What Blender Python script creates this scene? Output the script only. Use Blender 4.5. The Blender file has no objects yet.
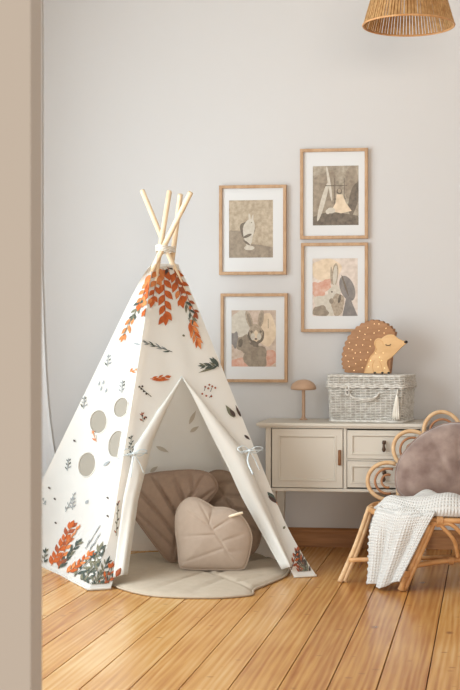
import bpy, bmesh, math, random
from mathutils import Vector, Matrix, noise
from mathutils.geometry import delaunay_2d_cdt
random.seed(7)
PI = math.pi
scene = bpy.context.scene
COL = scene.collection

# ------------------------------------------------------------------ camera model (room axes: X along back wall, Y into room, Z up)
F, CX, CY, H = 1350.0, 320.0, 338.0, 0.98
TH = math.atan((491 - CX) / F)
FWD = Vector((-math.sin(TH), math.cos(TH), 0)); RGT = Vector((math.cos(TH), math.sin(TH), 0)); UP = Vector((0, 0, 1))
EYE = Vector((0, 0, H))
def ray(px, py): return FWD + RGT * ((px - CX) / F) + UP * ((CY - py) / F)
def at_depth(px, py, z): return EYE + ray(px, py) * z
def on_h(px, py, h=0.0):
    r = ray(px, py); return EYE + r * ((h - H) / r.z)
def on_Y(px, py, Y):
    r = ray(px, py); return EYE + r * (Y / r.y)
def proj(p):
    d = p - EYE; z = d.dot(FWD)
    return CX + F * d.dot(RGT) / z, CY - F * d.z / z
def depth(p): return (p - EYE).dot(FWD)
YW = 6.30                                   # the back wall

# ------------------------------------------------------------------ materials
def lin(c):
    return tuple(((v / 255) / 12.92 if v / 255 <= 0.04045 else ((v / 255 + 0.055) / 1.055) ** 2.4) for v in c) + (1,)
def mat(name, rgb, rough=0.6, var=0.0, vscale=8.0, bump=0.0, bscale=200.0, spec=0.3, rgb2=None, stretch=(1, 1, 1),
        trans=0.0, emit=0.0, alpha=1.0, sheen=0.0):
    m = bpy.data.materials.new(name); m.use_nodes = True
    nt = m.node_tree; N = nt.nodes; L = nt.links
    b = N['Principled BSDF']; out = N['Material Output']
    b.inputs['Roughness'].default_value = rough
    b.inputs['Specular IOR Level'].default_value = spec
    b.inputs['Base Color'].default_value = lin(rgb)
    if sheen: b.inputs['Sheen Weight'].default_value = sheen
    if emit:
        b.inputs['Emission Color'].default_value = lin(rgb); b.inputs['Emission Strength'].default_value = emit
    tc = N.new('ShaderNodeTexCoord'); mp = N.new('ShaderNodeMapping'); mp.inputs['Scale'].default_value = stretch
    L.new(tc.outputs['Object'], mp.inputs['Vector'])
    colout = None
    if var or rgb2:
        nz = N.new('ShaderNodeTexNoise'); nz.inputs['Scale'].default_value = vscale; nz.inputs['Detail'].default_value = 5
        L.new(mp.outputs[0], nz.inputs['Vector'])
        rp = N.new('ShaderNodeValToRGB'); rp.color_ramp.elements[0].position = 0.3; rp.color_ramp.elements[1].position = 0.7
        a = lin(rgb); c2 = lin(rgb2) if rgb2 else tuple(min(1, v * (1 - var)) for v in a[:3]) + (1,)
        rp.color_ramp.elements[0].color = c2; rp.color_ramp.elements[1].color = a
        L.new(nz.outputs['Fac'], rp.inputs['Fac']); L.new(rp.outputs['Color'], b.inputs['Base Color']); colout = rp.outputs['Color']
    if bump:
        nb = N.new('ShaderNodeTexNoise'); nb.inputs['Scale'].default_value = bscale; nb.inputs['Detail'].default_value = 3
        L.new(mp.outputs[0], nb.inputs['Vector'])
        bp = N.new('ShaderNodeBump'); bp.inputs['Strength'].default_value = bump; bp.inputs['Distance'].default_value = 0.002
        L.new(nb.outputs['Fac'], bp.inputs['Height']); L.new(bp.outputs['Normal'], b.inputs['Normal'])
    last = b.outputs[0]
    if trans:
        t = N.new('ShaderNodeBsdfTranslucent'); t.inputs['Color'].default_value = lin(rgb)
        if colout: L.new(colout, t.inputs['Color'])
        mx = N.new('ShaderNodeMixShader'); mx.inputs[0].default_value = trans
        L.new(last, mx.inputs[1]); L.new(t.outputs[0], mx.inputs[2]); last = mx.outputs[0]
    if alpha < 1:
        t = N.new('ShaderNodeBsdfTransparent'); mx = N.new('ShaderNodeMixShader'); mx.inputs[0].default_value = alpha
        L.new(t.outputs[0], mx.inputs[1]); L.new(last, mx.inputs[2]); last = mx.outputs[0]
    if last is not b.outputs[0]: L.new(last, out.inputs['Surface'])
    return m

M = {}
M['wall'] = mat('wall paint', (202, 199, 196), 0.9, bump=0.08, bscale=60, spec=0.15)
M['ceiling'] = mat('ceiling paint', (238, 236, 232), 0.9)
M['jamb'] = mat('door frame paint', (184, 175, 165), 0.6, bump=0.05, bscale=40)
M['canvas'] = mat('tent canvas', (240, 236, 228), 0.9, var=0.03, vscale=3, bump=0.25, bscale=350, trans=0.38, spec=0.1)
M['canvas_rim'] = mat('tent binding', (204, 210, 210), 0.8)
M['orange'] = mat('rust leaf print', (192, 98, 46), 0.9, rgb2=(162, 76, 34), vscale=60)
M['orange2'] = mat('light rust leaf print', (212, 136, 82), 0.9, rgb2=(186, 106, 58), vscale=60)
M['russet'] = mat('russet leaf print', (150, 78, 48), 0.9)
M['green'] = mat('dark green leaf print', (84, 90, 80), 0.9, rgb2=(56, 64, 58), vscale=70)
M['olive'] = mat('olive leaf print', (128, 122, 98), 0.9, rgb2=(98, 98, 82), vscale=70)
M['greyleaf'] = mat('grey leaf print', (150, 152, 150), 0.9)
M['darkleaf'] = mat('dark berry print', (74, 58, 52), 0.9)
M['faint'] = mat('faint leaf print', (206, 196, 180), 0.9, trans=0.2)
M['net'] = mat('porthole netting', (152, 143, 129), 0.9, alpha=0.85)
M['pole'] = mat('pale pine pole', (238, 216, 184), 0.55, rgb2=(228, 200, 164), vscale=12, stretch=(6, 6, .6))
M['cord'] = mat('white cord', (232, 226, 214), 0.9)
M['linen'] = mat('linen mat', (188, 172, 152), 0.95, var=0.08, vscale=30, bump=0.5, bscale=300, spec=0.1)
M['brown'] = mat('taupe brown linen', (156, 132, 114), 0.95, var=0.12, vscale=40, bump=0.4, bscale=300, spec=0.1)
M['brown2'] = mat('dark taupe linen', (142, 119, 100), 0.95, var=0.14, vscale=40, bump=0.4, bscale=300, spec=0.1)
M['beige'] = mat('beige linen', (178, 159, 142), 0.95, var=0.07, vscale=40, bump=0.4, bscale=300, spec=0.1)
M['stalk'] = mat('cream stalk', (232, 216, 190), 0.9)
M['cream'] = mat('cream painted wood', (205, 196, 182), 0.5, var=0.03, vscale=5, bump=0.05, bscale=50)
M['gap'] = mat('dark gap', (74, 64, 54), 0.9)
M['walnut'] = mat('walnut handle', (136, 90, 54), 0.5, var=0.2, vscale=40)
M['bronze'] = mat('dark bronze pull', (84, 62, 46), 0.4)
M['oakframe'] = mat('oak picture frame', (192, 158, 124), 0.5, rgb2=(172, 136, 102), vscale=20, stretch=(3, 3, 1))
M['matboard'] = mat('white mat board', (214, 213, 211), 0.8)
M['wicker'] = mat('whitewashed wicker', (222, 218, 210), 0.8, rgb2=(180, 172, 160), vscale=55)
M['wicker_in'] = mat('basket lining', (150, 140, 126), 0.9)
M['hog'] = mat('brown stained plywood', (166, 122, 86), 0.6, rgb2=(148, 106, 72), vscale=18, stretch=(1, 1, 4))
M['hogface'] = mat('birch plywood', (218, 178, 128), 0.6, rgb2=(206, 164, 114), vscale=18, stretch=(1, 1, 4))
M['hogline'] = mat('plywood edge', (206, 158, 104), 0.7)
M['black'] = mat('black paint', (34, 30, 30), 0.4)
M['bulb'] = mat('warm bulb', (255, 226, 170), 0.4, emit=0.9)
M['lampwood'] = mat('tan lamp wood', (192, 158, 130), 0.5, var=0.08, vscale=20)
M['rattan'] = mat('rattan cane', (222, 188, 146), 0.45, rgb2=(200, 158, 114), vscale=26)
M['rattan_dark'] = mat('inner rattan cane', (176, 126, 88), 0.5, rgb2=(150, 100, 66), vscale=26)
M['rattan_orange'] = mat('amber rattan cane', (210, 162, 110), 0.45, rgb2=(184, 130, 80), vscale=26)
M['velvet'] = mat('mauve brown velvet', (160, 138, 126), 0.8, rgb2=(118, 95, 86), vscale=13, bump=0.2, bscale=120, sheen=0.5, spec=0.1)
M['shade_cord'] = mat('pendant rattan strip', (208, 166, 112), 0.7, rgb2=(176, 130, 80), vscale=60, trans=0.25)
M['metal'] = mat('white lamp metal', (220, 216, 210), 0.4)
M['curtain'] = mat('sheer white curtain', (250, 250, 250), 0.9, trans=0.25)
M['base'] = mat('stained baseboard', (176, 124, 76), 0.45, rgb2=(146, 98, 56), vscale=10, stretch=(.6, 3, 8), spec=0.4)
M['upvc'] = mat('white window paint', (240, 240, 238), 0.4)

def throw_mat():
    m = mat('white knit', (208, 203, 196), 0.95, var=0.05, vscale=20, spec=0.05)
    nt = m.node_tree; N = nt.nodes; L = nt.links; b = N['Principled BSDF']
    uv = N.new('ShaderNodeUVMap')
    w1 = N.new('ShaderNodeTexWave'); w1.bands_direction = 'X'; w1.inputs['Scale'].default_value = 6; w1.inputs['Distortion'].default_value = 0.6
    w2 = N.new('ShaderNodeTexWave'); w2.bands_direction = 'Y'; w2.inputs['Scale'].default_value = 6.2; w2.inputs['Distortion'].default_value = 0.6
    L.new(uv.outputs[0], w1.inputs['Vector']); L.new(uv.outputs[0], w2.inputs['Vector'])
    ad = N.new('ShaderNodeMath'); ad.operation = 'MULTIPLY'; L.new(w1.outputs['Fac'], ad.inputs[0]); L.new(w2.outputs['Fac'], ad.inputs[1])
    bp = N.new('ShaderNodeBump'); bp.inputs['Strength'].default_value = 0.7; bp.inputs['Distance'].default_value = 0.0065
    L.new(ad.outputs[0], bp.inputs['Height']); L.new(bp.outputs['Normal'], b.inputs['Normal'])
    return m
M['throw'] = throw_mat()

PW = 49.4 / 350.7 * H * math.cos(TH)           # plank width
X0 = on_h(426, 688.7).x
def floor_mat():
    m = bpy.data.materials.new('pine floorboards'); m.use_nodes = True
    nt = m.node_tree; N = nt.nodes; L = nt.links; b = N['Principled BSDF']
    def math_(op, a, c=None):
        n = N.new('ShaderNodeMath'); n.operation = op
        for i, v in enumerate((a, c)):
            if v is None: continue
            if isinstance(v, (int, float)): n.inputs[i].default_value = v
            else: L.new(v, n.inputs[i])
        return n.outputs[0]
    tc = N.new('ShaderNodeTexCoord'); sp = N.new('ShaderNodeSeparateXYZ'); L.new(tc.outputs['Object'], sp.inputs[0])
    idx = math_('FLOOR', math_('DIVIDE', math_('SUBTRACT', sp.outputs['X'], X0), PW))
    wn = N.new('ShaderNodeTexWhiteNoise'); wn.noise_dimensions = '1D'; L.new(idx, wn.inputs['W'])
    # grain coordinates, shifted per board
    cb = N.new('ShaderNodeCombineXYZ')
    L.new(sp.outputs['X'], cb.inputs[0])
    L.new(math_('ADD', math_('MULTIPLY', sp.outputs['Y'], 0.04), math_('MULTIPLY', wn.outputs['Value'], 17.0)), cb.inputs[1])
    L.new(idx, cb.inputs[2])
    wv = N.new('ShaderNodeTexWave'); wv.bands_direction = 'X'; wv.inputs['Scale'].default_value = 14; wv.inputs['Distortion'].default_value = 9
    wv.inputs['Detail'].default_value = 2; wv.inputs['Detail Scale'].default_value = 1.2; L.new(cb.outputs[0], wv.inputs['Vector'])
    nz = N.new('ShaderNodeTexNoise'); nz.inputs['Scale'].default_value = 55; nz.inputs['Detail'].default_value = 6; L.new(cb.outputs[0], nz.inputs['Vector'])
    big = N.new('ShaderNodeTexNoise'); big.inputs['Scale'].default_value = 2.2; big.inputs['Detail'].default_value = 3; L.new(tc.outputs['Object'], big.inputs['Vector'])
    g = math_('ADD', math_('MULTIPLY', wv.outputs['Fac'], 0.13), math_('ADD', math_('MULTIPLY', nz.outputs['Fac'], 0.55), math_('ADD', math_('MULTIPLY', wn.outputs['Value'], 0.30), math_('MULTIPLY', big.outputs['Fac'], 0.32))))
    rp = N.new('ShaderNodeValToRGB'); cr = rp.color_ramp
    cr.elements[0].position = 0.36; cr.elements[0].color = lin((152, 88, 32))
    cr.elements[1].position = 0.98; cr.elements[1].color = lin((220, 184, 128))
    e = cr.elements.new(0.66); e.color = lin((196, 142, 76))
    L.new(g, rp.inputs['Fac'])
    # knots
    kc = N.new('ShaderNodeCombineXYZ'); L.new(math_('MULTIPLY', sp.outputs['X'], 1.0), kc.inputs[0]); L.new(math_('MULTIPLY', sp.outputs['Y'], 0.55), kc.inputs[1])
    vo = N.new('ShaderNodeTexVoronoi'); vo.inputs['Scale'].default_value = 5.0; L.new(kc.outputs[0], vo.inputs['Vector'])
    vs = N.new('ShaderNodeValToRGB'); vs.color_ramp.elements[0].position = 0.045; vs.color_ramp.elements[1].position = 0.085
    vs.color_ramp.elements[0].color = (0.85, .85, .85, 1); vs.color_ramp.elements[1].color = (0, 0, 0, 1)
    L.new(vo.outputs['Distance'], vs.inputs['Fac'])
    # nail marks and small scratches
    sc = N.new('ShaderNodeCombineXYZ'); L.new(math_('MULTIPLY', sp.outputs['X'], 0.6), sc.inputs[0]); L.new(sp.outputs['Y'], sc.inputs[1])
    v2 = N.new('ShaderNodeTexVoronoi'); v2.inputs['Scale'].default_value = 14.0; L.new(sc.outputs[0], v2.inputs['Vector'])
    s2 = N.new('ShaderNodeValToRGB'); s2.color_ramp.elements[0].position = 0.06; s2.color_ramp.elements[1].position = 0.12
    s2.color_ramp.elements[0].color = (0.6, .6, .6, 1); s2.color_ramp.elements[1].color = (0, 0, 0, 1)
    L.new(v2.outputs['Distance'], s2.inputs['Fac'])
    mx = N.new('ShaderNodeMix'); mx.data_type = 'RGBA'; L.new(vs.outputs['Color'], mx.inputs[0]); L.new(rp.outputs['Color'], mx.inputs[6]); mx.inputs[7].default_value = lin((128, 78, 42))
    mx2 = N.new('ShaderNodeMix'); mx2.data_type = 'RGBA'; L.new(s2.outputs['Color'], mx2.inputs[0]); L.new(mx.outputs[2], mx2.inputs[6]); mx2.inputs[7].default_value = lin((120, 76, 42))
    L.new(mx2.outputs[2], b.inputs['Base Color'])
    b.inputs['Roughness'].default_value = 0.27; b.inputs['Specular IOR Level'].default_value = 0.5
    bp = N.new('ShaderNodeBump'); bp.inputs['Strength'].default_value = 0.12; bp.inputs['Distance'].default_value = 0.002
    L.new(g, bp.inputs['Height']); L.new(bp.outputs['Normal'], b.inputs['Normal'])
    return m
M['floor'] = floor_mat()
M['subfloor'] = mat('dark gap between boards', (92, 56, 30), 0.9)

# ------------------------------------------------------------------ mesh helpers
def link(name, me, mats, parent=None, world=True):
    for m in (mats if isinstance(mats, (list, tuple)) else [mats]): me.materials.append(m)
    o = bpy.data.objects.new(name, me); COL.objects.link(o)
    if parent is not None:
        o.parent = parent
        if world:
            w = Matrix.LocRotScale(parent.location, parent.rotation_euler, None)
            if parent.parent is not None: w = Matrix.Identity(4)
            o.matrix_parent_inverse = w.inverted()
    return o
def obj(name, bm, mats, parent=None, smooth=True, world=True, normals=True):
    if normals: bmesh.ops.recalc_face_normals(bm, faces=bm.faces)
    me = bpy.data.meshes.new(name); bm.to_mesh(me); bm.free()
    if smooth:
        for p in me.polygons: p.use_smooth = True
    return link(name, me, mats, parent, world)
def tag(o, label, cat, group=None):
    o['label'] = label; o['category'] = cat
    if group: o['group'] = group
    return o
def thing(name, loc, label, cat, rotz=0.0, group=None):
    o = bpy.data.objects.new(name, None); COL.objects.link(o); o.location = loc; o.rotation_euler = (0, 0, rotz)
    o.empty_display_size = 0.1
    return tag(o, label, cat, group)
def struct(name, bm, mats, smooth=False, parent=None):
    o = obj(name, bm, mats, parent, smooth)
    if parent is None: o['kind'] = 'structure'
    return o
def auto_smooth(o, ang=40):
    me = o.data
    bm = bmesh.new(); bm.from_mesh(me)
    for e in bm.edges:
        if len(e.link_faces) == 2 and e.calc_face_angle(0) > math.radians(ang): e.smooth = False
    bm.to_mesh(me); bm.free(); return o
def box(bm, a, b, bevel=0.0, mi=0):
    a, b = Vector(a), Vector(b)
    r = bmesh.ops.create_cube(bm, size=1.0)
    vs = r['verts']
    for v in vs: v.co = Vector(((a[i] + b[i]) / 2 + v.co[i] * (b[i] - a[i]) for i in range(3)))
    fs = {f for v in vs for f in v.link_faces}
    for f in fs: f.material_index = mi
    if bevel:
        es = list({e for v in vs for e in v.link_edges})
        rr = bmesh.ops.bevel(bm, geom=es, offset=bevel, segments=2, affect='EDGES', profile=0.5)
        for f in rr['faces']: f.material_index = mi
def smooth_path(pts, n=8, closed=False):
    P = [Vector(p) for p in pts]; out = []
    m = len(P)
    segs = m if closed else m - 1
    for i in range(segs):
        p0 = P[(i - 1) % m] if (closed or i > 0) else P[0] * 2 - P[1]
        p1 = P[i]; p2 = P[(i + 1) % m]
        p3 = P[(i + 2) % m] if (closed or i + 2 < m) else P[-1] * 2 - P[-2]
        for k in range(n):
            t = k / n
            out.append(0.5 * ((2 * p1) + (-p0 + p2) * t + (2 * p0 - 5 * p1 + 4 * p2 - p3) * t * t + (-p0 + 3 * p1 - 3 * p2 + p3) * t ** 3))
    if not closed: out.append(P[-1].copy())
    return out
def tube(bm, pts, r, seg=8, closed=False, mi=0, flat=1.0, cap=True):
    P = [Vector(p) for p in pts]; n = len(P)
    rf = r if callable(r) else (lambda t: r)
    rings = []; nrm = None
    for i, p in enumerate(P):
        if closed: t = (P[(i + 1) % n] - P[i - 1])
        else: t = P[min(i + 1, n - 1)] - P[max(i - 1, 0)]
        t = t.normalized() if t.length > 1e-9 else Vector((0, 0, 1))
        if nrm is None:
            nrm = t.cross(Vector((0, 0, 1)));
            if nrm.length < 1e-3: nrm = t.cross(Vector((1, 0, 0)))
        nrm = (nrm - t * nrm.dot(t)).normalized(); bn = t.cross(nrm)
        rr = rf(i / max(1, n - 1))
        rings.append([bm.verts.new(p + nrm * math.cos(2 * PI * k / seg) * rr + bn * math.sin(2 * PI * k / seg) * rr * flat) for k in range(seg)])
    for i in range(n if closed else n - 1):
        a, b = rings[i], rings[(i + 1) % n]
        for k in range(seg):
            f = bm.faces.new((a[k], a[(k + 1) % seg], b[(k + 1) % seg], b[k])); f.material_index = mi
    if not closed and cap:
        for rg in (rings[0][::-1], rings[-1]):
            f = bm.faces.new(rg); f.material_index = mi
def lathe(bm, prof, c=(0, 0, 0), seg=32, mi=0):
    c = Vector(c); rings = []
    for r, z in prof:
        if r < 1e-5: rings.append([bm.verts.new(c + Vector((0, 0, z)))])
        else: rings.append([bm.verts.new(c + Vector((r * math.cos(2 * PI * k / seg), r * math.sin(2 * PI * k / seg), z))) for k in range(seg)])
    for a, b in zip(rings, rings[1:]):
        for k in range(seg):
            k2 = (k + 1) % seg
            if len(a) == 1 and len(b) == 1: continue
            if len(a) == 1: f = bm.faces.new((a[0], b[k2], b[k]))
            elif len(b) == 1: f = bm.faces.new((a[k], a[k2], b[0]))
            else: f = bm.faces.new((a[k], a[k2], b[k2], b[k]))
            f.material_index = mi
def prism(bm, pts, y0, y1, to3=lambda x, y, z: Vector((x, y, z)), bevel=0.0, mi=0):
    fr = [bm.verts.new(to3(x, y0, z)) for x, z in pts]; bk = [bm.verts.new(to3(x, y1, z)) for x, z in pts]
    n = len(pts); fs = []
    f1 = bm.faces.new(fr); f2 = bm.faces.new(bk[::-1]); fs += [f1, f2]
    for i in range(n): fs.append(bm.faces.new((fr[i], bk[i], bk[(i + 1) % n], fr[(i + 1) % n])))
    for f in fs: f.material_index = mi
    if bevel: 
        bmesh.ops.recalc_face_normals(bm, faces=fs)
        r = bmesh.ops.bevel(bm, geom=list(f1.edges), offset=bevel, segments=2, affect='EDGES', profile=0.5)
        for f in r['faces']: f.material_index = mi
def inside(p, poly):
    x, y = p; c = False; n = len(poly); j = n - 1
    for i in range(n):
        xi, yi = poly[i]; xj, yj = poly[j]
        if (yi > y) != (yj > y) and x < (xj - xi) * (y - yi) / (yj - yi) + xi: c = not c
        j = i
    return c
def pseg(p, a, b):
    ax, ay = a; bx, by = b; dx, dy = bx - ax, by - ay
    l = dx * dx + dy * dy
    t = 0 if l == 0 else max(0, min(1, ((p[0] - ax) * dx + (p[1] - ay) * dy) / l))
    return math.hypot(p[0] - ax - t * dx, p[1] - ay - t * dy)

# ------------------------------------------------------------------ the setting
CEIL = 3.15
pFL, pFR = on_h(105.5, 585), on_h(300, 572)
pBL = on_h(11, 552.5)
XL = pBL.x - 0.30          # left wall
XR = 2.6
# front wall with the door opening the photograph is taken through
zj = 1.42
jA = at_depth(30.5, 338, zj); 
XJ = jA.x; YJ0 = jA.y
YJ1 = on_Y(42, 338, 1).x and None
r42 = ray(42, 338); YJ1 = XJ * r42.y / r42.x

bm = bmesh.new()
i0 = int((XL - X0) / PW) - 2; i1 = int((XR - X0) / PW) + 1
for i in range(i0, i1 + 1):
    a = max(XL, X0 + i * PW + 0.0016); b = min(XR, X0 + (i + 1) * PW - 0.0016)
    if b - a < 0.01: continue
    box(bm, (a, 0.9, -0.022), (b, YW, 0.0), bevel=0.0012)
box(bm, (XL, 0.9, -0.05), (XR, YW, -0.0215), mi=1)
struct('floor', bm, [M['floor'], M['subfloor']])
bm = bmesh.new(); box(bm, (XL - 0.2, YW, -0.05), (XR + 0.1, YW + 0.2, CEIL)); struct('wall_back', bm, M['wall'])
bm = bmesh.new(); box(bm, (XR, 3.4, -0.05), (XR + 0.2, YW, CEIL)); struct('wall_right', bm, M['wall'])
bm = bmesh.new(); box(bm, (XL - 0.2, 2.6, CEIL), (XR + 0.2, YW + 0.2, CEIL + 0.15)); struct('ceiling', bm, M['ceiling'])
WY0, WY1, WZ0, WZ1 = 2.0, 5.35, 0.35, 2.35
bm = bmesh.new()
box(bm, (XL - 0.2, YJ0, -0.05), (XL, WY0, CEIL)); box(bm, (XL - 0.2, WY1, -0.05), (XL, YW, CEIL))
box(bm, (XL - 0.2, WY0, -0.05), (XL, WY1, WZ0)); box(bm, (XL - 0.2, WY0, WZ1), (XL, WY1, CEIL))
struct('wall_left', bm, M['wall'])
bm = bmesh.new()
xw = XL - 0.12
for k in range(4):
    y = WY0 + (WY1 - WY0) * k / 3; box(bm, (xw - 0.03, y - 0.035, WZ0), (xw + 0.03, y + 0.035, WZ1), 0.004)
for z in (WZ0 + .03, WZ0 + 1.35, WZ1 - .03): box(bm, (xw - 0.028, WY0, z - 0.03), (xw + 0.028, WY1, z + 0.03), 0.004)
wf = struct('window_1', bm, M['upvc'])
bm = bmesh.new(); box(bm, (XL - 0.1, WY0 - .03, WZ0 - 0.03), (XL + 0.06, WY1 + .03, WZ0), 0.005); o = obj('window_sill', bm, M['upvc'], wf, False)
bm = bmesh.new(); box(bm, (XL - 0.2, YJ0, -0.05), (XJ, YJ1, CEIL)); struct('wall_front', bm, M['jamb'])
# baseboard with a small moulding on top
def baseboard(name, p0, p1, nrm):
    bm = bmesh.new(); prof = [(0, 0), (0.02, 0), (0.02, 0.062), (0.016, 0.070), (0.016, 0.078), (0.009, 0.086), (0, 0.088)]
    a = [bm.verts.new(Vector(p0) + Vector(nrm) * x + UP * z) for x, z in prof]; b = [bm.verts.new(Vector(p1) + Vector(nrm) * x + UP * z) for x, z in prof]
    n = len(prof)
    for i in range(n): bm.faces.new((a[i], a[(i + 1) % n], b[(i + 1) % n], b[i]))
    bm.faces.new(a); bm.faces.new(b[::-1])
    struct(name, bm, M['base'])
baseboard('baseboard_back', (XL, YW, 0), (XR, YW, 0), (0, -1, 0))
baseboard('baseboard_left', (XL, YJ1, 0), (XL, YW, 0), (1, 0, 0))
baseboard('baseboard_right', (XR, 3.4, 0), (XR, YW, 0), (-1, 0, 0))

# curtain at the left edge
ct = thing('curtain', (XL + 0.08, YW - 0.10, 0), 'white sheer curtain hanging beside the door frame, behind the play tent', 'curtain')
bm = bmesh.new()
cols, rows = 60, 40; V = []
CW = on_Y(41, 338, YW - 0.03).x - XL - .02
for j in range(rows + 1):
    h = 0.04 + (2.74 - 0.04) * j / rows
    py_ = 338 + (H - h) * 207                     # how far the hem of the curtain swings out, wider toward the bottom
    q_ = max(0.0, min(1.0, (py_ - 265) / 205))
    e = XL + 0.02 + CW * (1 + .10 * q_ + .16 * q_ ** 4)
    row = []
    for i in range(cols + 1):
        u = i / cols; x = XL + 0.02 + (e - XL - 0.02) * u
        row.append(bm.verts.new((x, YW - 0.016 + -0.004 * math.sin(u * 2 * PI * 6) , h)))
    V.append(row)
for j in range(rows):
    for i in range(cols): bm.faces.new((V[j][i], V[j][i + 1], V[j + 1][i + 1], V[j + 1][i]))
obj('curtain_cloth', bm, M['curtain'], ct)
bm = bmesh.new(); tube(bm, [(XL + 0.0, YW - 0.016, 2.75), (XL + 0.25, YW - 0.016, 2.75)], 0.012, 12); tube(bm, [(XL + 0.2, YW - 0.016, 2.75), (XL + 0.2, YW, 2.75)], 0.008, 8)
obj('curtain_rod', bm, M['metal'], ct)

# ------------------------------------------------------------------ play tent
tent_c = (pFL + pFR + pBL + Vector((-.45, 6.3, 0))) / 4; tent_c.z = 0
tent = thing('play_tent', tent_c, 'white canvas teepee play tent with rust leaf print and tied-back door', 'tent')
POLES = {
    'FL': (pFL, at_depth(169.5, 191, 5.90)),
    'BL': (pBL, at_depth(191, 192, 5.66)),
    'FR': (pFR, at_depth(142, 190, 5.93)),
    'BR': (on_Y(136, 338, 6.235).copy(), at_depth(180.5, 194, 5.81)),
}
POLES['BR'][0].z = 0
for k in ('FL', 'BL', 'FR', 'BR'):
    a, b = POLES[k]; bm = bmesh.new()
    a2 = a.copy(); a2.z = 0.002
    pts = [a2.lerp(b, t / 16) for t in range(17)]
    d = (b - a2).normalized()
    rad = 0.0112
    tube(bm, [pts[0]] + pts[1:-1] + [b - d * 0.003, b], lambda t: rad if t < 0.995 else rad * 0.75, 14)
    auto_smooth(obj('pole', bm, M['pole'], tent))
VT = 0.80
def pole_at(k, v):
    a, b = POLES[k]; return a.lerp(b, v)
br0 = at_depth(238, 546, 6.27); br0.z = 0.0
brt = at_depth(173, 264, 5.86)
def corner_raw(k, v):
    if k == 'BR': return br0.lerp(brt, v / VT)
    return pole_at(k, v)
FLARE = {'FL': on_h(90.5, 590.5), 'FR': on_h(312.5, 577)}
FLARE0 = {'FL': pFL.copy(), 'FR': pFR.copy()}
def corner(k, v):
    p = corner_raw(k, v)
    c = sum((corner_raw(q, v) for q in ('FL', 'BL', 'FR', 'BR')), Vector()) / 4
    d = p - c; d.z = 0
    p = p + d.normalized() * (0.0225 + 0.012 * v)
    if k in FLARE and v < 0.16:                       # the loose hem spreads on the floor at the two front corners
        p = p + (FLARE[k] - FLARE0[k]) * (1 - v / 0.16) ** 2
    return p
FACES = {'left': ('BL', 'FL'), 'front': ('FL', 'FR'), 'right': ('FR', 'BR'), 'back': ('BR', 'BL')}
VMIN = 0.003
def fpt(face, u, v, off=0.0):
    a, b = FACES[face]
    A, B = corner(a, v), corner(b, v)
    p = A.lerp(B, u)
    n = (B - A).cross(UP); n.z = 0; n.normalize()
    c = sum((corner_raw(q, v) for q in ('FL', 'BL', 'FR', 'BR')), Vector()) / 4
    if n.dot(p - c) < 0: n = -n
    n = (n + UP * 0.28).normalized()
    uu = max(0, min(1, u))
    vv = max(0.0, min(1.0, v / VT))
    sag = 0.022 * math.sin(PI * uu) * (1 - vv) ** 0.7 * (1.0 if face != 'front' else 0.3)
    rip = 0.004 * math.sin(uu * 17 + v * 9) * (1 - v / VT) * math.sin(PI * uu)
    return p + n * (off - sag + rip)
def funpx(face, px, py):
    u, v = 0.5, 0.4
    for _ in range(14):
        x0, y0 = proj(fpt(face, u, v)); e = 1e-4
        x1, y1 = proj(fpt(face, u + e, v)); x2, y2 = proj(fpt(face, u, v + e))
        a, b, c, d = (x1 - x0) / e, (x2 - x0) / e, (y1 - y0) / e, (y2 - y0) / e
        det = a * d - b * c
        if abs(det) < 1e-6: break
        rx, ry = px - x0, py - y0
        du, dv = (d * rx - b * ry) / det, (a * ry - c * rx) / det
        u += max(-.3, min(.3, du)); v += max(-.2, min(.2, dv))
        u = max(-.6, min(1.6, u)); v = max(-.1, min(.86, v))
    return u, v
def uv_poly_px(face, pts): return [funpx(face, *p) for p in pts]

cv = bmesh.new()
def add_panel(face, outline, holes=(), nu=20, nv=34):
    pts = []; edges = []
    def addloop(lp):
        s = len(pts)
        # resample
        out = []
        for i in range(len(lp)):
            a, b = lp[i], lp[(i + 1) % len(lp)]
            n = max(1, int(max(abs(b[0] - a[0]) * nu, abs(b[1] - a[1]) / VT * nv)))
            for k in range(n): out.append((a[0] + (b[0] - a[0]) * k / n, a[1] + (b[1] - a[1]) * k / n))
        pts.extend(out)
        for i in range(len(out)): edges.append((s + i, s + (i + 1) % len(out)))
        return out
    addloop(outline)
    for hl in holes: addloop(hl)
    for i in range(1, nu):
        for j in range(1, nv):
            p = (i / nu + 0.004 * (j % 2), VT * j / nv)
            if inside(p, outline) and not any(inside(p, hl) for hl in holes):
                dmin = min(pseg(p, hl[q], hl[(q + 1) % len(hl)]) for hl in [outline] + list(holes) for q in range(len(hl)))
                if dmin > 0.006: pts.append(p)
    r = delaunay_2d_cdt([Vector(p) for p in pts], edges, [], 0, 1e-6)
    vs = [cv.verts.new(fpt(face, p.x, max(p.y, VMIN))) for p in r[0]]
    for t in r[2]:
        cx = sum(r[0][i].x for i in t) / len(t); cy = sum(r[0][i].y for i in t) / len(t)
        if inside((cx, cy), outline) and not any(inside((cx, cy), hl) for hl in holes):
            try: cv.faces.new([vs[i] for i in t])
            except ValueError: pass
def circle_uv(face, px, py, r, umax=0.975, n=32):
    u, v = funpx(face, px, py); e = 1e-3
    p = fpt(face, u, v); du = (fpt(face, u + e, v) - p) / e; dv = (fpt(face, u, v + e) - p) / e
    e1 = du.normalized(); e2 = (dv - e1 * dv.dot(e1)).normalized()
    out = []
    for k in range(n):
        a = 2 * PI * k / n; w = (e1 * math.cos(a) + e2 * math.sin(a)) * r
        # solve w = s*du + t*dv
        A, B, C = du.dot(du), du.dot(dv), dv.dot(dv); D, E = w.dot(du), w.dot(dv); det = A * C - B * B
        s, t = (D * C - E * B) / det, (A * E - B * D) / det
        out.append((min(u + s, umax), v + t))
    return out
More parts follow.
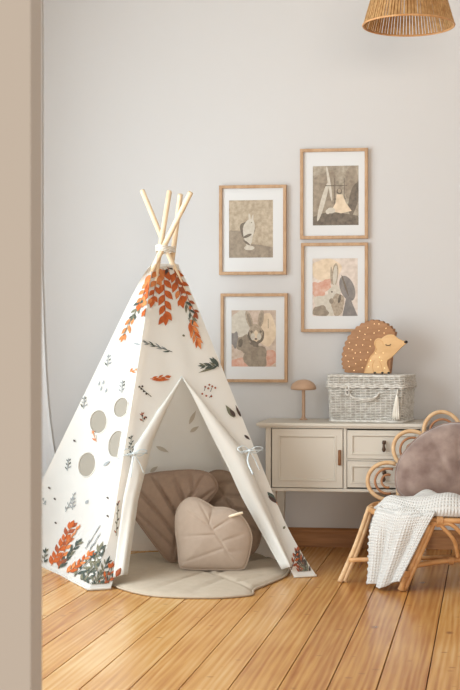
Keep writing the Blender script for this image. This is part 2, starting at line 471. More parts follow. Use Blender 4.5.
def oval_uv(px, py, rx, ry, tilt, umax, n=36):
    out = []
    for k in range(n):
        a = 2 * PI * k / n; x, y = rx * math.cos(a), ry * math.sin(a); c, s_ = math.cos(tilt), math.sin(tilt)
        u, v = funpx('left', px + x * c - y * s_, py + x * s_ + y * c); out.append((min(u, umax), v))
    return out
holes = [oval_uv(98.8, 421.8, 8.6, 12, .12, .97), oval_uv(87.2, 464.7, 8.6, 12.6, .22, .97), oval_uv(121.5, 407.5, 7.2, 10.5, .3, .93), oval_uv(117, 444, 8.2, 14, .25, .91)]
full = [(0, 0), (1, 0), (1, VT), (0, VT)]
add_panel('left', full, holes)
add_panel('right', full); add_panel('back', full)
OPL = [(182, 377), (158, 411), (134, 448), (124, 520), (114, 580)]
OPR = [(182, 377), (211, 413), (241, 450), (265, 508), (289, 568)]
uvL = uv_poly_px('front', OPL); uvR = uv_poly_px('front', OPR)
uvL[-1] = (uvL[-1][0], 0); uvR[-1] = (uvR[-1][0], 0)
add_panel('front', [(0, 0)] + uvL[::-1] + uvR[1:] + [(1, 0), (1, VT), (0, VT)], nu=30)
# bindings
def on_face_line(face, uvs, off=0.001, n=10):
    out = []
    for a, b in zip(uvs, uvs[1:]):
        for k in range(n): out.append(fpt(face, a[0] + (b[0] - a[0]) * k / n, max(VMIN, a[1] + (b[1] - a[1]) * k / n), off))
    out.append(fpt(face, uvs[-1][0], max(VMIN, uvs[-1][1]), off)); return out
tube(cv, on_face_line('front', uvL[:3]), 0.0042, 6, mi=1); tube(cv, on_face_line('front', uvR[:3]), 0.0042, 6, mi=1)
tube(cv, on_face_line('left', [(0, .004), (1, .004)], 0.002, 24), 0.0045, 6)
tube(cv, on_face_line('front', [(0, .004), (uvL[-1][0], .004)], 0.002), 0.0045, 6); tube(cv, on_face_line('front', [(uvR[-1][0], .004), (1, .004)], 0.002), 0.0045, 6)
for hl in holes: tube(cv, [fpt('left', p[0], p[1], 0.001) for p in hl], 0.003, 6, closed=True)

# -- the printed leaves, lying on the cloth
PM = ['canvas', 'canvas_rim', 'orange', 'orange2', 'russet', 'green', 'olive', 'greyleaf', 'darkleaf', 'faint']
PI_ = {n: i for i, n in enumerate(PM)}
layer = [0]
def on_cloth(face, px, py, off):
    u, v = funpx(face, px, py)
    return fpt(face, max(0.0, min(1.0, u)), max(0.014, min(VT, v)), off)
def poly_px(face, pts, m, side=1):
    layer[0] += 1
    off = (0.0022 + 0.00016 * (layer[0] % 18)) * side
    c = (sum(p[0] for p in pts) / len(pts), sum(p[1] for p in pts) / len(pts))
    P = [on_cloth(face, x, y, off) for x, y in pts]; C0 = on_cloth(face, c[0], c[1], off)
    vs = [cv.verts.new(p) for p in P]; vc = cv.verts.new(C0)
    for i in range(len(vs)):
        if (P[i] - P[(i + 1) % len(vs)]).length < 1e-6: continue
        f = cv.faces.new((vc, vs[i], vs[(i + 1) % len(vs)])); f.material_index = PI_[m]
def leaf(face, b, t, w, m, side=1, outline=0.0):
    dx, dy = t[0] - b[0], t[1] - b[1]; l = math.hypot(dx, dy) or 1e-3; nx, ny = -dy / l, dx / l
    if outline:
        k = outline; poly_px(face, [(b[0] - dx / l * k, b[1] - dy / l * k), (b[0] + dx * .4 + nx * (w / 2 + k), b[1] + dy * .4 + ny * (w / 2 + k)), (b[0] + dx * .75 + nx * (w * .32 + k), b[1] + dy * .75 + ny * (w * .32 + k)), (t[0] + dx / l * k, t[1] + dy / l * k),
                             (b[0] + dx * .75 - nx * (w * .32 + k), b[1] + dy * .75 - ny * (w * .32 + k)), (b[0] + dx * .4 - nx * (w / 2 + k), b[1] + dy * .4 - ny * (w / 2 + k))], 'canvas', side)
    pr = [(0, 0), (.12, .5), (.28, .9), (.45, 1), (.65, .78), (.85, .34), (1, 0)]
    up = [(b[0] + dx * s + nx * w * k / 2, b[1] + dy * s + ny * w * k / 2) for s, k in pr]
    dn = [(b[0] + dx * s - nx * w * k / 2, b[1] + dy * s - ny * w * k / 2) for s, k in pr[1:-1]]
    poly_px(face, up + dn[::-1], m, side)
def strip(face, pts, w, m, side=1):
    for a, b in zip(pts, pts[1:]):
        dx, dy = b[0] - a[0], b[1] - a[1]; l = math.hypot(dx, dy) or 1e-3; nx, ny = -dy / l * w / 2, dx / l * w / 2
        poly_px(face, [(a[0] + nx, a[1] + ny), (b[0] + nx, b[1] + ny), (b[0] - nx, b[1] - ny), (a[0] - nx, a[1] - ny)], m, side)
def sprig(face, a, b, n, L, W, ms, bend=0.0, ang=38, stem=True, taper=0.35, side=1, outline=0.0):
    rnd = random.Random(int(a[0] * 13 + a[1] * 7 + b[0]))
    dx, dy = b[0] - a[0], b[1] - a[1]; l = math.hypot(dx, dy); nx, ny = -dy / l, dx / l
    def P(t):
        k = bend * l * math.sin(PI * t); return (a[0] + dx * t + nx * k, a[1] + dy * t + ny * k)
    if stem: strip(face, [P(i / 5) for i in range(6)], 0.7, ms[-1], side)
    p = P(.9); q = P(1.0); d = math.atan2(q[1] - p[1], q[0] - p[0])
    leaf(face, p, (p[0] + math.cos(d) * L, p[1] + math.sin(d) * L), W * .9, ms[0], side, outline)
    for i in reversed(range(n)):
        t = 0.06 + 0.80 * i / max(1, n - 1); p = P(t); q = P(t + .04); d = math.atan2(q[1] - p[1], q[0] - p[0])
        s = (1 - taper * t) * rnd.uniform(.88, 1.1)
        for sg in (-1, 1):
            if sg == 1: p = P(min(.95, t + .4 / max(1, n)))
            aa = d + sg * math.radians(ang + rnd.uniform(-7, 7))
            st = (p[0] + math.cos(aa) * .8, p[1] + math.sin(aa) * .8)
            leaf(face, st, (st[0] + math.cos(aa) * L * s, st[1] + math.sin(aa) * L * s), W * s * .9, rnd.choice(ms[:-1] if len(ms) > 1 else ms), side, outline)
def berries(face, pts, r, m):
    for x, y in pts: poly_px(face, [(x + r * math.cos(k * PI / 3), y + r * math.sin(k * PI / 3)) for k in range(6)], m)

O = ['orange', 'orange', 'orange2', 'russet']; O2 = ['orange', 'orange2', 'orange2', 'russet']
# top garland, front face
K = dict(outline=0)
sprig('front', (159, 266), (152, 300), 4, 12, 6.6, O2, ang=36, **K); sprig('front', (174, 270), (196, 316), 5, 9, 4.2, ['russet', 'orange', 'orange', 'russet'], ang=34, **K)
sprig('front', (173, 267), (181, 300), 4, 12.5, 7, O, ang=34, **K); sprig('front', (163, 266), (165, 318), 5, 13.5, 7.4, O, ang=34, taper=.2, **K)
sprig('front', (184, 300), (193, 320), 3, 9, 3, ['olive', 'green', 'olive'], ang=30, **K); sprig('front', (188, 318), (197, 340), 4, 13, 4.8, ['orange2', 'orange', 'orange2', 'olive'], ang=22, **K)
sprig('front', (166, 265), (170, 276), 2, 7, 3.6, ['russet', 'darkleaf', 'russet'], **K)
# left face top
sprig('left', (153, 268), (147, 312), 5, 12, 6.4, O2, ang=30, **K); sprig('left', (150, 278), (140, 306), 4, 9, 4.6, O2, ang=30, **K); sprig('left', (143, 298), (134, 316), 3, 9, 3.4, ['olive', 'green', 'olive'], ang=26, **K)
sprig('left', (134, 314), (124, 336), 3, 10, 4, ['orange2', 'orange', 'olive'], ang=22, **K)
# scattered
sprig('front', (172, 352), (146, 343), 4, 8, 1.8, ['greyleaf', 'green', 'greyleaf', 'green'], ang=16); leaf('left', (141, 345), (133, 343), 2, 'greyleaf')
leaf('front', (182, 335), (185, 336.5), 2.2, 'olive')
sprig('front', (150, 379), (166, 377), 3, 7, 2.6, ['orange', 'russet', 'orange2'], ang=18); leaf('front', (151, 380), (170, 380), 3, 'orange')
sprig('left', (130, 372), (136, 370), 2, 4, 2, ['orange2', 'faint', 'orange2'], ang=40)
berries('front', [(139, 387), (141, 389), (143.5, 391.5), (142, 386.5), (146, 394)], 1.1, 'darkleaf'); strip('front', [(139, 387), (151, 397)], .7, 'green')
berries('front', [(142, 416), (144, 419), (141, 420), (146, 417.5)], 1.0, 'darkleaf'); sprig('front', (143, 422), (142, 415), 2, 4, 1.5, ['russet', 'olive'])
berries('front', [(129, 438), (131, 444), (133, 450), (129, 447), (130, 452)], 1.0, 'green'); sprig('front', (130, 458), (131, 437), 4, 4, 1.4, ['green', 'greyleaf'])
for x, y, m in ((108, 362, 'greyleaf'), (84, 404, 'greyleaf'), (122, 388, 'greyleaf'), (68, 466, 'greyleaf'), (73, 505, 'greyleaf')):
    sprig('left', (x, y + 5), (x + 1, y - 5), 3, 4.2, 1.5, [m, 'green' if x != 73 else m, m], ang=40)
for x, y in ((99, 384), (103, 383), (101, 389), (106, 391)): leaf('left', (x, y + 2), (x + 1.5, y - 3), 1.7, 'greyleaf')
sprig('left', (97, 442), (94, 434), 2, 5, 1.8, ['orange2', 'faint', 'orange2'], ang=30); leaf('left', (104, 466), (111, 461), 3, 'greyleaf')
for x, y in ((74, 440), (49, 487), (54, 498), (55, 522), (107, 497), (107, 515)): leaf('left', (x, y), (x + 2.4, y + 2.2), 1.8, 'darkleaf')
leaf('left', (86, 504), (89, 500), 3.2, 'greyleaf')
sprig('left', (66, 512), (75, 494), 4, 4, 1.1, ['greyleaf', 'greyleaf'], ang=25); sprig('left', (46, 505), (44, 500), 2, 3, 1.2, ['greyleaf'])
# bottom border, left face
sprig('left', (51, 568), (73, 524), 7, 9.5, 5, ['orange', 'russet', 'orange', 'orange'], ang=30, taper=.2, **K)
sprig('left', (59, 569), (69, 541), 4, 9, 4.2, ['orange', 'russet', 'orange2', 'orange'], ang=28, **K)
sprig('left', (57, 572), (79, 543), 5, 10, 3.2, ['green', 'olive', 'green'], ang=20, **K)
sprig('left', (66, 547), (78, 529), 3, 8, 1.8, ['orange2', 'orange2'], ang=12)
sprig('left', (66, 575), (91, 554), 5, 9, 3.8, ['orange', 'orange2', 'orange'], ang=26, **K)
sprig('left', (86, 549), (97, 531), 2, 10, 1.1, ['greyleaf', 'greyleaf', 'greyleaf'], ang=6); sprig('left', (90, 551), (98, 538), 2, 8, 1.1, ['greyleaf', 'greyleaf'], ang=6)
sprig('left', (44, 566), (46, 552), 3, 6, 2.4, ['green', 'olive', 'green'], **K)
sprig('left', (74, 578), (94, 556), 4, 12, 3.2, ['green', 'olive', 'olive', 'green'], ang=34, **K); sprig('left', (84, 586), (101, 548), 5, 12, 3.0, ['olive', 'green', 'olive'], ang=32, **K)
sprig('left', (95, 588), (104, 553), 5, 10, 3, ['green', 'olive', 'olive', 'green'], ang=34, **K); sprig('left', (102, 584), (109, 549), 4, 8, 2.6, ['olive', 'green', 'russet', 'green'], ang=30, **K)
sprig('front', (108, 585), (112, 566), 3, 7, 3.4, ['orange', 'russet', 'orange', 'green'], ang=36, **K)
sprig('left', (80, 583), (97, 566), 3, 10, 3, ['green', 'olive', 'green'], ang=30); sprig('left', (88, 588), (102, 571), 3, 9, 3, ['olive', 'green', 'green'], ang=34); sprig('left', (93, 589), (104, 578), 2, 8, 3, ['green', 'olive', 'green'], ang=34)
sprig('front', (95, 589.5), (107, 562), 5, 10, 2.8, ['green', 'olive', 'green'], ang=34); sprig('front', (99, 589), (111, 566), 3, 8, 3, ['orange', 'russet', 'orange', 'green'], ang=34); sprig('front', (102, 588), (113, 576), 3, 8, 2.8, ['green', 'olive', 'green'], ang=34); sprig('front', (93, 590), (100, 574), 3, 8, 2.6, ['olive', 'green', 'olive'], ang=34)
sprig('front', (116, 536), (118, 502), 4, 4, 1.6, ['darkleaf', 'olive', 'russet', 'olive'], ang=24)
# right strip of the front face
sprig('front', (218, 366), (204, 366), 4, 8, 2.6, ['green', 'green', 'olive', 'green'], ang=26); leaf('front', (218, 366), (198, 373), 2.6, 'olive'); leaf('front', (218, 365), (209, 358), 4, 'green'); leaf('front', (218.5, 367), (212, 357), 4, 'green')
berries('front', [(205, 387), (208, 388.5), (212, 386.5), (215, 388), (202, 394), (206, 396), (211, 396.5), (209, 385)], 1.1, 'russet')
for a, b in (((204, 391), (205, 387)), ((210, 392), (212, 387)), ((209, 398), (211, 395))): strip('front', [a, b], .6, 'darkleaf')
leaf('front', (234, 418), (225, 405), 5, 'olive'); leaf('front', (235, 417), (229, 409), 4, 'darkleaf'); leaf('front', (240, 417), (235, 405), 2.4, 'darkleaf'); leaf('front', (241, 417), (237, 408), 1.8, 'darkleaf')
leaf('front', (244, 435), (250, 440), 2.6, 'darkleaf'); leaf('front', (267, 492), (280, 505), 5, 'green'); leaf('front', (268, 496), (278, 504), 3.6, 'darkleaf'); leaf('front', (276, 502), (284, 508), 3.5, 'orange2')
leaf('front', (283, 529), (285, 526), 2.6, 'olive')
sprig('front', (291, 570), (297, 550), 4, 7, 2.8, ['russet', 'orange', 'russet', 'darkleaf'], ang=36); sprig('front', (309, 575), (297, 554), 5, 8, 2.4, ['green', 'darkleaf', 'olive', 'green'], ang=30); sprig('front', (300, 574), (299, 560), 4, 7, 2.4, ['darkleaf', 'russet', 'green'], ang=36); sprig('front', (305, 574), (303, 562), 3, 6, 2.2, ['green', 'olive'], ang=40)
sprig('front', (306, 576), (298, 556), 4, 10, 2.6, ['darkleaf', 'olive', 'russet', 'green'], ang=28); sprig('front', (311, 577), (302, 560), 3, 9, 2.4, ['green', 'darkleaf', 'olive'], ang=26)
# what shows through on the inside of the back
for a, b in (((156, 446), (169, 452)), ((189, 424), (196, 410)), ((190, 432), (199, 426)), ((150, 472), (158, 466))):
    leaf('back', a, b, 4, 'faint', -1)
obj('canopy', cv, [M[n] for n in PM], tent, normals=False)

for hl in holes:
    bm = bmesh.new(); vs = [bm.verts.new(fpt('left', p[0], p[1], -0.002)) for p in hl]
    c = (sum(p[0] for p in hl) / len(hl), sum(p[1] for p in hl) / len(hl)); vc = bm.verts.new(fpt('left', c[0], c[1], -0.002))
    for i in range(len(vs)):
        if (vs[i].co - vs[(i + 1) % len(vs)].co).length > 1e-7: bm.faces.new((vc, vs[i], vs[(i + 1) % len(vs)]))
    o = obj('porthole', bm, M['net'], tent); o['label'] = 'grey mesh netting'

def flap(A, B, bulge, folds, prints=()):
    bm = bmesh.new(); n, w = 44, 22
    def along(pl, t):
        L = [0]
        for a, b in zip(pl, pl[1:]): L.append(L[-1] + math.hypot(b[0] - a[0], b[1] - a[1]))
        d = t * L[-1]
        for i in range(len(pl) - 1):
            if d <= L[i + 1] + 1e-9:
                k = (d - L[i]) / (L[i + 1] - L[i]); return (pl[i][0] + (pl[i + 1][0] - pl[i][0]) * k, pl[i][1] + (pl[i + 1][1] - pl[i][1]) * k)
        return pl[-1]
    rows = []
    for j in range(n + 1):
        t = j / n; a, b = along(A, t), along(B, t); row = []
        ua, ub = funpx('front', *a), funpx('front', *b)
        for i in range(w + 1):
            s = i / w; u = ua[0] + (ub[0] - ua[0]) * s; v = max(VMIN + 0.004, ua[1] + (ub[1] - ua[1]) * s)
            off = 0.004 + bulge * math.sin(PI * min(1, s * 1.06)) ** 0.8 * min(1, t * 2.4) - 0.02 * s * s * min(1, t * 3) + 0.006 * math.sin(s * folds + t * 3) * t
            row.append(bm.verts.new(fpt('front', u, v, off)))
        rows.append(row)
    for j in range(n):
        for i in range(w):
            try: bm.faces.new((rows[j][i], rows[j][i + 1], rows[j + 1][i + 1], rows[j + 1][i]))
            except ValueError: pass
    bmesh.ops.remove_doubles(bm, verts=bm.verts, dist=1e-5)
    bmesh.ops.recalc_face_normals(bm, faces=bm.faces)
    from mathutils.bvhtree import BVHTree
    tree = BVHTree.FromBMesh(bm)
    for bx_, by_, tx_, ty_, w_, mm in prints:
        dx, dy = tx_ - bx_, ty_ - by_; l = math.hypot(dx, dy); nx, ny = -dy / l, dx / l; ps = []
        for q, k in ((0, 0), (.2, .6), (.45, 1), (.75, .6), (1, 0), (.75, -.6), (.45, -1), (.2, -.6)):
            x, y = bx_ + dx * q + nx * w_ * k / 2, by_ + dy * q + ny * w_ * k / 2
            dr_ = ray(x, y).normalized(); h_ = tree.ray_cast(EYE, dr_)
            if h_[0] is None: break
            ps.append(h_[0] - dr_ * .0045)
        else:
            f = bm.faces.new([bm.verts.new(p) for p in ps]); f.material_index = PI_[mm]
    o = obj('door_flap', bm, [M[n_] for n_ in PM], tent)
    md = o.modifiers.new('thick', 'SOLIDIFY'); md.thickness = 0.0025
    return o
flap(OPL[:2] + [(134, 448), (123, 500), (113, 578)], [(182.2, 377.5), (168, 407), (154, 440), (147, 467), (139, 499), (128.5, 574)], 0.022, 9, [(109, 577, 108, 563, 5, 'orange'), (111, 577, 116, 569, 4, 'orange2'), (116, 577, 121, 568, 5, 'russet'), (118, 577, 126, 570, 4, 'orange'), (111, 566, 110, 553, 4, 'russet'), (113, 578, 113, 570, 3, 'green'), (122, 577, 127, 575, 3, 'orange2')])
flap(OPR[:2] + [(243, 452), (267, 508), (291, 567)], [(181.8, 377.5), (192, 394), (231, 470), (243, 496), (283, 569)], 0.035, 9)
for px, py, sgn in ((131, 456, -1), (246, 453, 1)):
    bm = bmesh.new()
    u, v = funpx('front', px, py)
    def T(x, y, o=0.045): 
        a, b = funpx('front', x, y); return fpt('front', a, b, o)
    tube(bm, smooth_path([T(px, py), T(px - 6, py - 5), T(px - 12, py - 2), T(px - 7, py + 2), T(px, py)], 6), 0.0045, 6, flat=.4)
    tube(bm, smooth_path([T(px, py), T(px + 6, py - 4), T(px + 13, py - 3), T(px + 6, py + 2), T(px, py)], 6), 0.0045, 6, flat=.4)
    tube(bm, smooth_path([T(px, py), T(px + 5, py + 8), T(px + 9, py + 20, .06)], 6), 0.0045, 6, flat=.4)
    tube(bm, smooth_path([T(px, py), T(px - 2, py + 10), T(px - 1 + 3 * sgn, py + 24, .06)], 6), 0.0045, 6, flat=.4)
    tube(bm, smooth_path([T(px - 14, py + 3, .005), T(px - 6, py, .03), T(px, py, .05), T(px + 10, py - 1, .04), T(px + 15, py - 2, .012)], 6), 0.005, 6, flat=.5)
    bmesh.ops.create_icosphere(bm, subdivisions=2, radius=0.009, matrix=Matrix.Translation(T(px, py)))
    o = obj('ribbon_tie', bm, M['canvas_rim'], tent); o['label'] = 'pale grey ribbon bow'
bm = bmesh.new()
for k in range(4):
    c = at_depth(165.5, 247 + k * 1.6, 5.79); R_ = 0.040
    tube(bm, [c + RGT * math.cos(a * PI / 12) * R_ + FWD * math.sin(a * PI / 12) * 0.085 + UP * 0.004 * math.sin(a * PI / 6) for a in range(24)], 0.0028, 6, closed=True)
tube(bm, smooth_path([at_depth(160, 250, 5.70), at_depth(157, 256, 5.70), at_depth(156, 264, 5.70)], 5), 0.0025, 6)
obj('lashing_cord', bm, M['cord'], tent)

# ------------------------------------------------------------------ leaf mat under the tent
mc = on_h(206, 571); rt = thing('leaf_mat', mc, 'beige quilted leaf-shaped play mat on the floor inside the tent', 'mat')
edge_px = [(108, 581), (125, 588), (150, 593.5), (180, 595.5), (215, 595.8), (238, 594.5), (252, 592.5), (254, 588), (268, 582), (284, 575), (289, 568), (284, 560), (268, 554), (240, 550.5), (205, 549.5), (165, 551), (130, 554), (98, 562), (94, 572)]
outl = [on_h(x, y, 0.012) for x, y in smooth_path([Vector((x, y, 0)) for x, y in edge_px], 6, True) for x, y in [(x, y)]] if False else [on_h(p.x, p.y, 0.012) for p in smooth_path([Vector((x, y, 0)) for x, y in edge_px], 6, True)]
def seam_px(pl): return [on_h(x, y, 0.012) for x, y in pl]
seams = [seam_px(s) for s in ([(253, 590), (215, 575), (150, 556)], [(225, 579), (190, 594)], [(205, 572), (150, 592)], [(182, 565), (112, 580)], [(235, 583), (284, 572)], [(215, 575), (270, 556)], [(190, 567), (220, 551)])]
bm = bmesh.new(); R_, Nn = 26, len(outl); rings = []
cc = sum(outl, Vector()) / Nn
for j in range(R_ + 1):
    r = 1 - (1 - j / R_) ** 1.0; ring = []
    for p in outl:
        q = cc.lerp(p, r); d = min(pseg((q.x, q.y), (a.x, a.y), (b.x, b.y)) for s in seams for a, b in zip(s, s[1:]))
        z = 0.005 + 0.017 * (1 - r ** 8) ** .5 * (1 - .5 * math.exp(-(d / .012) ** 2)) + 0.003 * noise.noise(q * 9)
        ring.append(bm.verts.new((q.x, q.y, z)) if j else None)
    rings.append(ring)
ctop = bm.verts.new((cc.x, cc.y, 0.021))
for i in range(Nn): bm.faces.new((ctop, rings[1][i], rings[1][(i + 1) % Nn]))
for j in range(1, R_):
    for i in range(Nn): bm.faces.new((rings[j][i], rings[j + 1][i], rings[j + 1][(i + 1) % Nn], rings[j][(i + 1) % Nn]))
bot = [bm.verts.new((p.x, p.y, 0.001)) for p in outl]
for i in range(Nn): bm.faces.new((rings[R_][i], bot[i], bot[(i + 1) % Nn], rings[R_][(i + 1) % Nn]))
bm.faces.new(bot)
obj('mat_quilt', bm, M['linen'], rt)
bm = bmesh.new(); tube(bm, [p + UP * -0.006 for p in outl], 0.005, 6, closed=True); obj('mat_piping', bm, M['linen'], rt)

# ------------------------------------------------------------------ leaf cushions
def cushion(name, part, px_out, cpx, z, T, veins, m, lean, label, base_h=0.0255, extra=None, seamw=0.0070, seamd=.30):
    s = F / z
    c3 = at_depth(cpx[0], cpx[1], z)
    out = smooth_path([Vector(((x - cpx[0]) / s, 0, (cpx[1] - y) / s / math.cos(lean))) for x, y in px_out], 8, True)
    zmin = min(p.z for p in out)
    vs_ = [[((x - cpx[0]) / s, (cpx[1] - y) / s / math.cos(lean)) for x, y in v] for v in veins]
    yaw = TH
    rot = Matrix.Rotation(yaw, 4, 'Z') @ Matrix.Rotation(-lean, 4, 'X')
    t = thing(name, (c3.x, c3.y, 0), label, 'cushion')
    bm = bmesh.new(); n = len(out); R_ = 34
    cc = sum(out, Vector()) / n
    def put(j, sgn):
        ring = []; r = j / R_
        for p in out:
            q = cc.lerp(p, r); d = min((pseg((q.x, q.z), a, b) for v in vs_ for a, b in zip(v, v[1:])), default=1)
            y = T * (1 - r ** 2.3) ** .62 * (1 - seamd * math.exp(-(d / seamw) ** 2)) + 0.0035 * noise.noise(q * 14 + Vector((3, sgn, 0))) * (1 - r ** 6)
            y = max(y, 0.0)
            ring.append(bm.verts.new(rot @ Vector((q.x, sgn * y, q.z)) + c3))
        return ring
    for sgn in (-1, 1):
        rings = [put(j, sgn) for j in range(1, R_ + 1)]
        vc = bm.verts.new(rot @ Vector((cc.x, sgn * T, cc.z)) + c3)
        for i in range(n): bm.faces.new((vc, rings[0][i], rings[0][(i + 1) % n]))
        for a, b in zip(rings, rings[1:]):
            for i in range(n): bm.faces.new((a[i], b[i], b[(i + 1) % n], a[(i + 1) % n]))
    bmesh.ops.remove_doubles(bm, verts=bm.verts, dist=1e-4)
    lo = min(v.co.z for v in bm.verts); dz = base_h - lo
    for v in bm.verts: v.co.z += dz
    obj(part, bm, m, t)
    bm = bmesh.new(); tube(bm, [rot @ p + c3 + UP * dz for p in out], 0.0042, 6, closed=True); obj('piping', bm, m, t)
    if extra: extra(t, rot, c3 + UP * dz, s, cpx, lean)
    return t
A_out = [(128, 492), (138, 483), (150, 479), (165, 477), (190, 475.5), (206, 478), (214, 484), (217, 493), (211, 503), (204, 512), (197, 530), (187, 550), (178, 563), (169, 563), (158, 551), (146, 536), (134, 520), (127, 505)]
A_v = [[(173, 566), (182, 520), (206, 477)], [(181, 525), (150, 478)], [(178, 540), (132, 488)], [(175, 552), (126, 508)], [(186, 510), (172, 476)], [(194, 496), (190, 475)], [(183, 520), (214, 495)], [(178, 538), (205, 512)], [(176, 551), (196, 533)]]
cushion('leaf_cushion', 'cushion_cover', A_out, (172, 518), 5.80, 0.062, A_v, M['brown'], 0.22, 'taupe brown quilted leaf cushion at the left, tip down on the tent mat')
B_out = [(192, 520), (200, 497), (212, 486), (228, 487), (243, 497), (253, 511), (259, 528), (261, 548), (256, 562), (246, 569), (225, 570), (205, 560)]
B_v = [[(206, 490), (232, 520), (256, 566)], [(216, 500), (240, 494)], [(225, 511), (254, 512)], [(234, 523), (262, 530)], [(242, 538), (264, 548)], [(249, 552), (262, 560)], [(225, 511), (200, 520)], [(238, 530), (210, 548)], [(247, 547), (228, 568)]]
cushion('leaf_cushion', 'cushion_cover', B_out, (230, 530), 5.88, 0.045, B_v, M['brown2'], 0.24, 'dark taupe ribbed leaf cushion leaning at the right, partly behind the beige heart-shaped cushion')
C_out = [(186, 503.5), (196, 502.5), (206, 507), (214, 511.5), (225, 512), (236, 516), (246, 526), (251.5, 540), (250, 554), (246, 568), (240, 572), (212, 572.5), (186, 571.5), (180, 567), (178, 550), (175.5, 532), (177, 514)]
C_v = [[(236, 569), (222, 545), (210, 528), (213, 512)], [(222, 545), (249, 536)], [(228, 555), (251, 553)], [(214, 533), (238, 518)], [(211, 530), (182, 510)], [(217, 538), (177, 540)], [(225, 551), (182, 566)], [(210, 525), (198, 504)]]
def stalk(t, rot, c, s, cp, lean):
    bm = bmesh.new(); f = lambda x, y, d: rot @ Vector(((x - cp[0]) / s, d, (cp[1] - y) / s)) + c
    tube(bm, smooth_path([f(226, 522, -0.02), f(231, 520, -.03), f(239, 517.5, -.032), f(243, 516.5, -.03)], 5), lambda k: 0.008 * (1 - .3 * abs(k - .5)), 10, flat=.8); obj('stalk', bm, M['stalk'], t)
cushion('heart_cushion', 'cushion_cover', C_out, (213, 540), 5.58, 0.055, C_v, M['beige'], 0.12, 'beige linen heart-shaped leaf cushion in front of the two brown ones', extra=stalk, seamw=0.005, seamd=.08)

# ------------------------------------------------------------------ picture frames
YF = YW - 0.001
def art_mat(name, c1, c2, c3, sc):
    m = mat(name, c1, 0.7, rgb2=c2, vscale=sc); nt = m.node_tree
    return m
P_ = {}
P_['a'] = art_mat('sepia print', (192, 176, 154), (160, 144, 122), None, 60); P_['b'] = art_mat('grey brown print', (178, 166, 148), (138, 126, 110), None, 60)
P_['c'] = art_mat('rose beige print', (222, 208, 196), (196, 180, 166), None, 40); P_['d'] = art_mat('rose sepia print', (206, 188, 172), (184, 162, 144), None, 60)
P_['dark'] = art_mat('dark ink', (128, 116, 102), (98, 88, 78), None, 60); P_['mid'] = art_mat('mid ink', (162, 148, 130), (136, 122, 106), None, 60)
P_['pale'] = art_mat('pale ink', (206, 198, 184), (190, 180, 164), None, 70); P_['rose'] = art_mat('rose ink', (200, 146, 124), (212, 178, 160), None, 60)
P_['hair'] = art_mat('rabbit fur ink', (184, 168, 148), (150, 134, 116), None, 90); P_['grey'] = art_mat('slate ink', (146, 138, 132), (122, 116, 112), None, 50)
P_['light'] = art_mat('light ink', (226, 206, 180), (206, 184, 156), None, 40)
AM = ['a', 'b', 'c', 'd', 'dark', 'mid', 'pale', 'rose', 'hair', 'grey', 'light']; AI = {k: i for i, k in enumerate(AM)}
def ell(cx, cy, rx, ry, rot=0, n=24, wob=0.0):
    out = []
    for k in range(n):
        a = 2 * PI * k / n; w = 1 + wob * math.sin(5 * a + cx * 9) + wob * math.sin(3 * a + cy * 20)
        x, y = rx * w * math.cos(a), ry * w * math.sin(a)
        out.append((cx + x * math.cos(rot) - y * math.sin(rot), cy + x * math.sin(rot) + y * math.cos(rot)))
    return out
def picture(outer, art, bg, shapes, label):
    (x0, y0, x1, y1), (a0, b0, a1, b1) = outer, art
    tl = on_Y(x0, y0, YF - .02); brr = on_Y(x1 - .9, y1, YF - .02)
    X0_, X1_, Z1_, Z0_ = tl.x, brr.x, tl.z, brr.z
    at, ab = on_Y(a0, b0, YF - .01), on_Y(a1, b1, YF - .01)
    t = thing('picture_frame', ((X0_ + X1_) / 2, YF, Z0_), label, 'picture', group='framed animal prints on the back wall')
    w, d = 0.0145, 0.022
    bm = bmesh.new()
    # mitred moulding
    prof = [(0, 0), (0, -d), (w, -d), (w, -d + .008), (w, 0)]
    loops = []
    for k, y in [(0, 0), (0, -d + .001), (0.001, -d), (w - .001, -d), (w, -d + .001), (w, 0)]:
        loops.append([bm.verts.new(v) for v in ((X0_ + k, YF + y, Z0_ + k), (X1_ - k, YF + y, Z0_ + k), (X1_ - k, YF + y, Z1_ - k), (X0_ + k, YF + y, Z1_ - k))])
    for a, b in zip(loops, loops[1:] + loops[:1]):
        for i in range(4): bm.faces.new((a[i], a[(i + 1) % 4], b[(i + 1) % 4], b[i]))
    obj('frame', bm, M['oakframe'], t, smooth=False)
    bm = bmesh.new(); ym = YF - 0.010
    O_ = [(X0_ + w, Z0_ + w), (X1_ - w, Z0_ + w), (X1_ - w, Z1_ - w), (X0_ + w, Z1_ - w)]; I_ = [(at.x, ab.z), (ab.x, ab.z), (ab.x, at.z), (at.x, at.z)]
    vo = [bm.verts.new((x, ym, z)) for x, z in O_]; vi = [bm.verts.new((x, ym, z)) for x, z in I_]; vb = [bm.verts.new((x, ym + .002, z)) for x, z in I_]
    for i in range(4):
        bm.faces.new((vo[i], vo[(i + 1) % 4], vi[(i + 1) % 4], vi[i])); bm.faces.new((vi[i], vi[(i + 1) % 4], vb[(i + 1) % 4], vb[i]))
    o = obj('mat_board', bm, M['matboard'], t, smooth=False)
    bm = bmesh.new(); yb = ym + .0018
    def quad(pts, y, mi):
        vs = [bm.verts.new((at.x + (ab.x - at.x) * max(0, min(1, u)), y, at.z + (ab.z - at.z) * max(0, min(1, v)))) for u, v in pts]
        f = bm.faces.new(vs); f.material_index = mi
    quad([(0, 0), (1, 0), (1, 1), (0, 1)], yb, AI[bg])
    for k, (m, pts) in enumerate(shapes): quad(pts, yb - 0.00006 * (k + 1), AI[m])
    obj('print', bm, [P_[k] for k in AM], t, smooth=False, normals=False)
    return t
rabbit_ear = lambda cx, cy, rx, ry, r: ell(cx, cy, rx, ry, r)
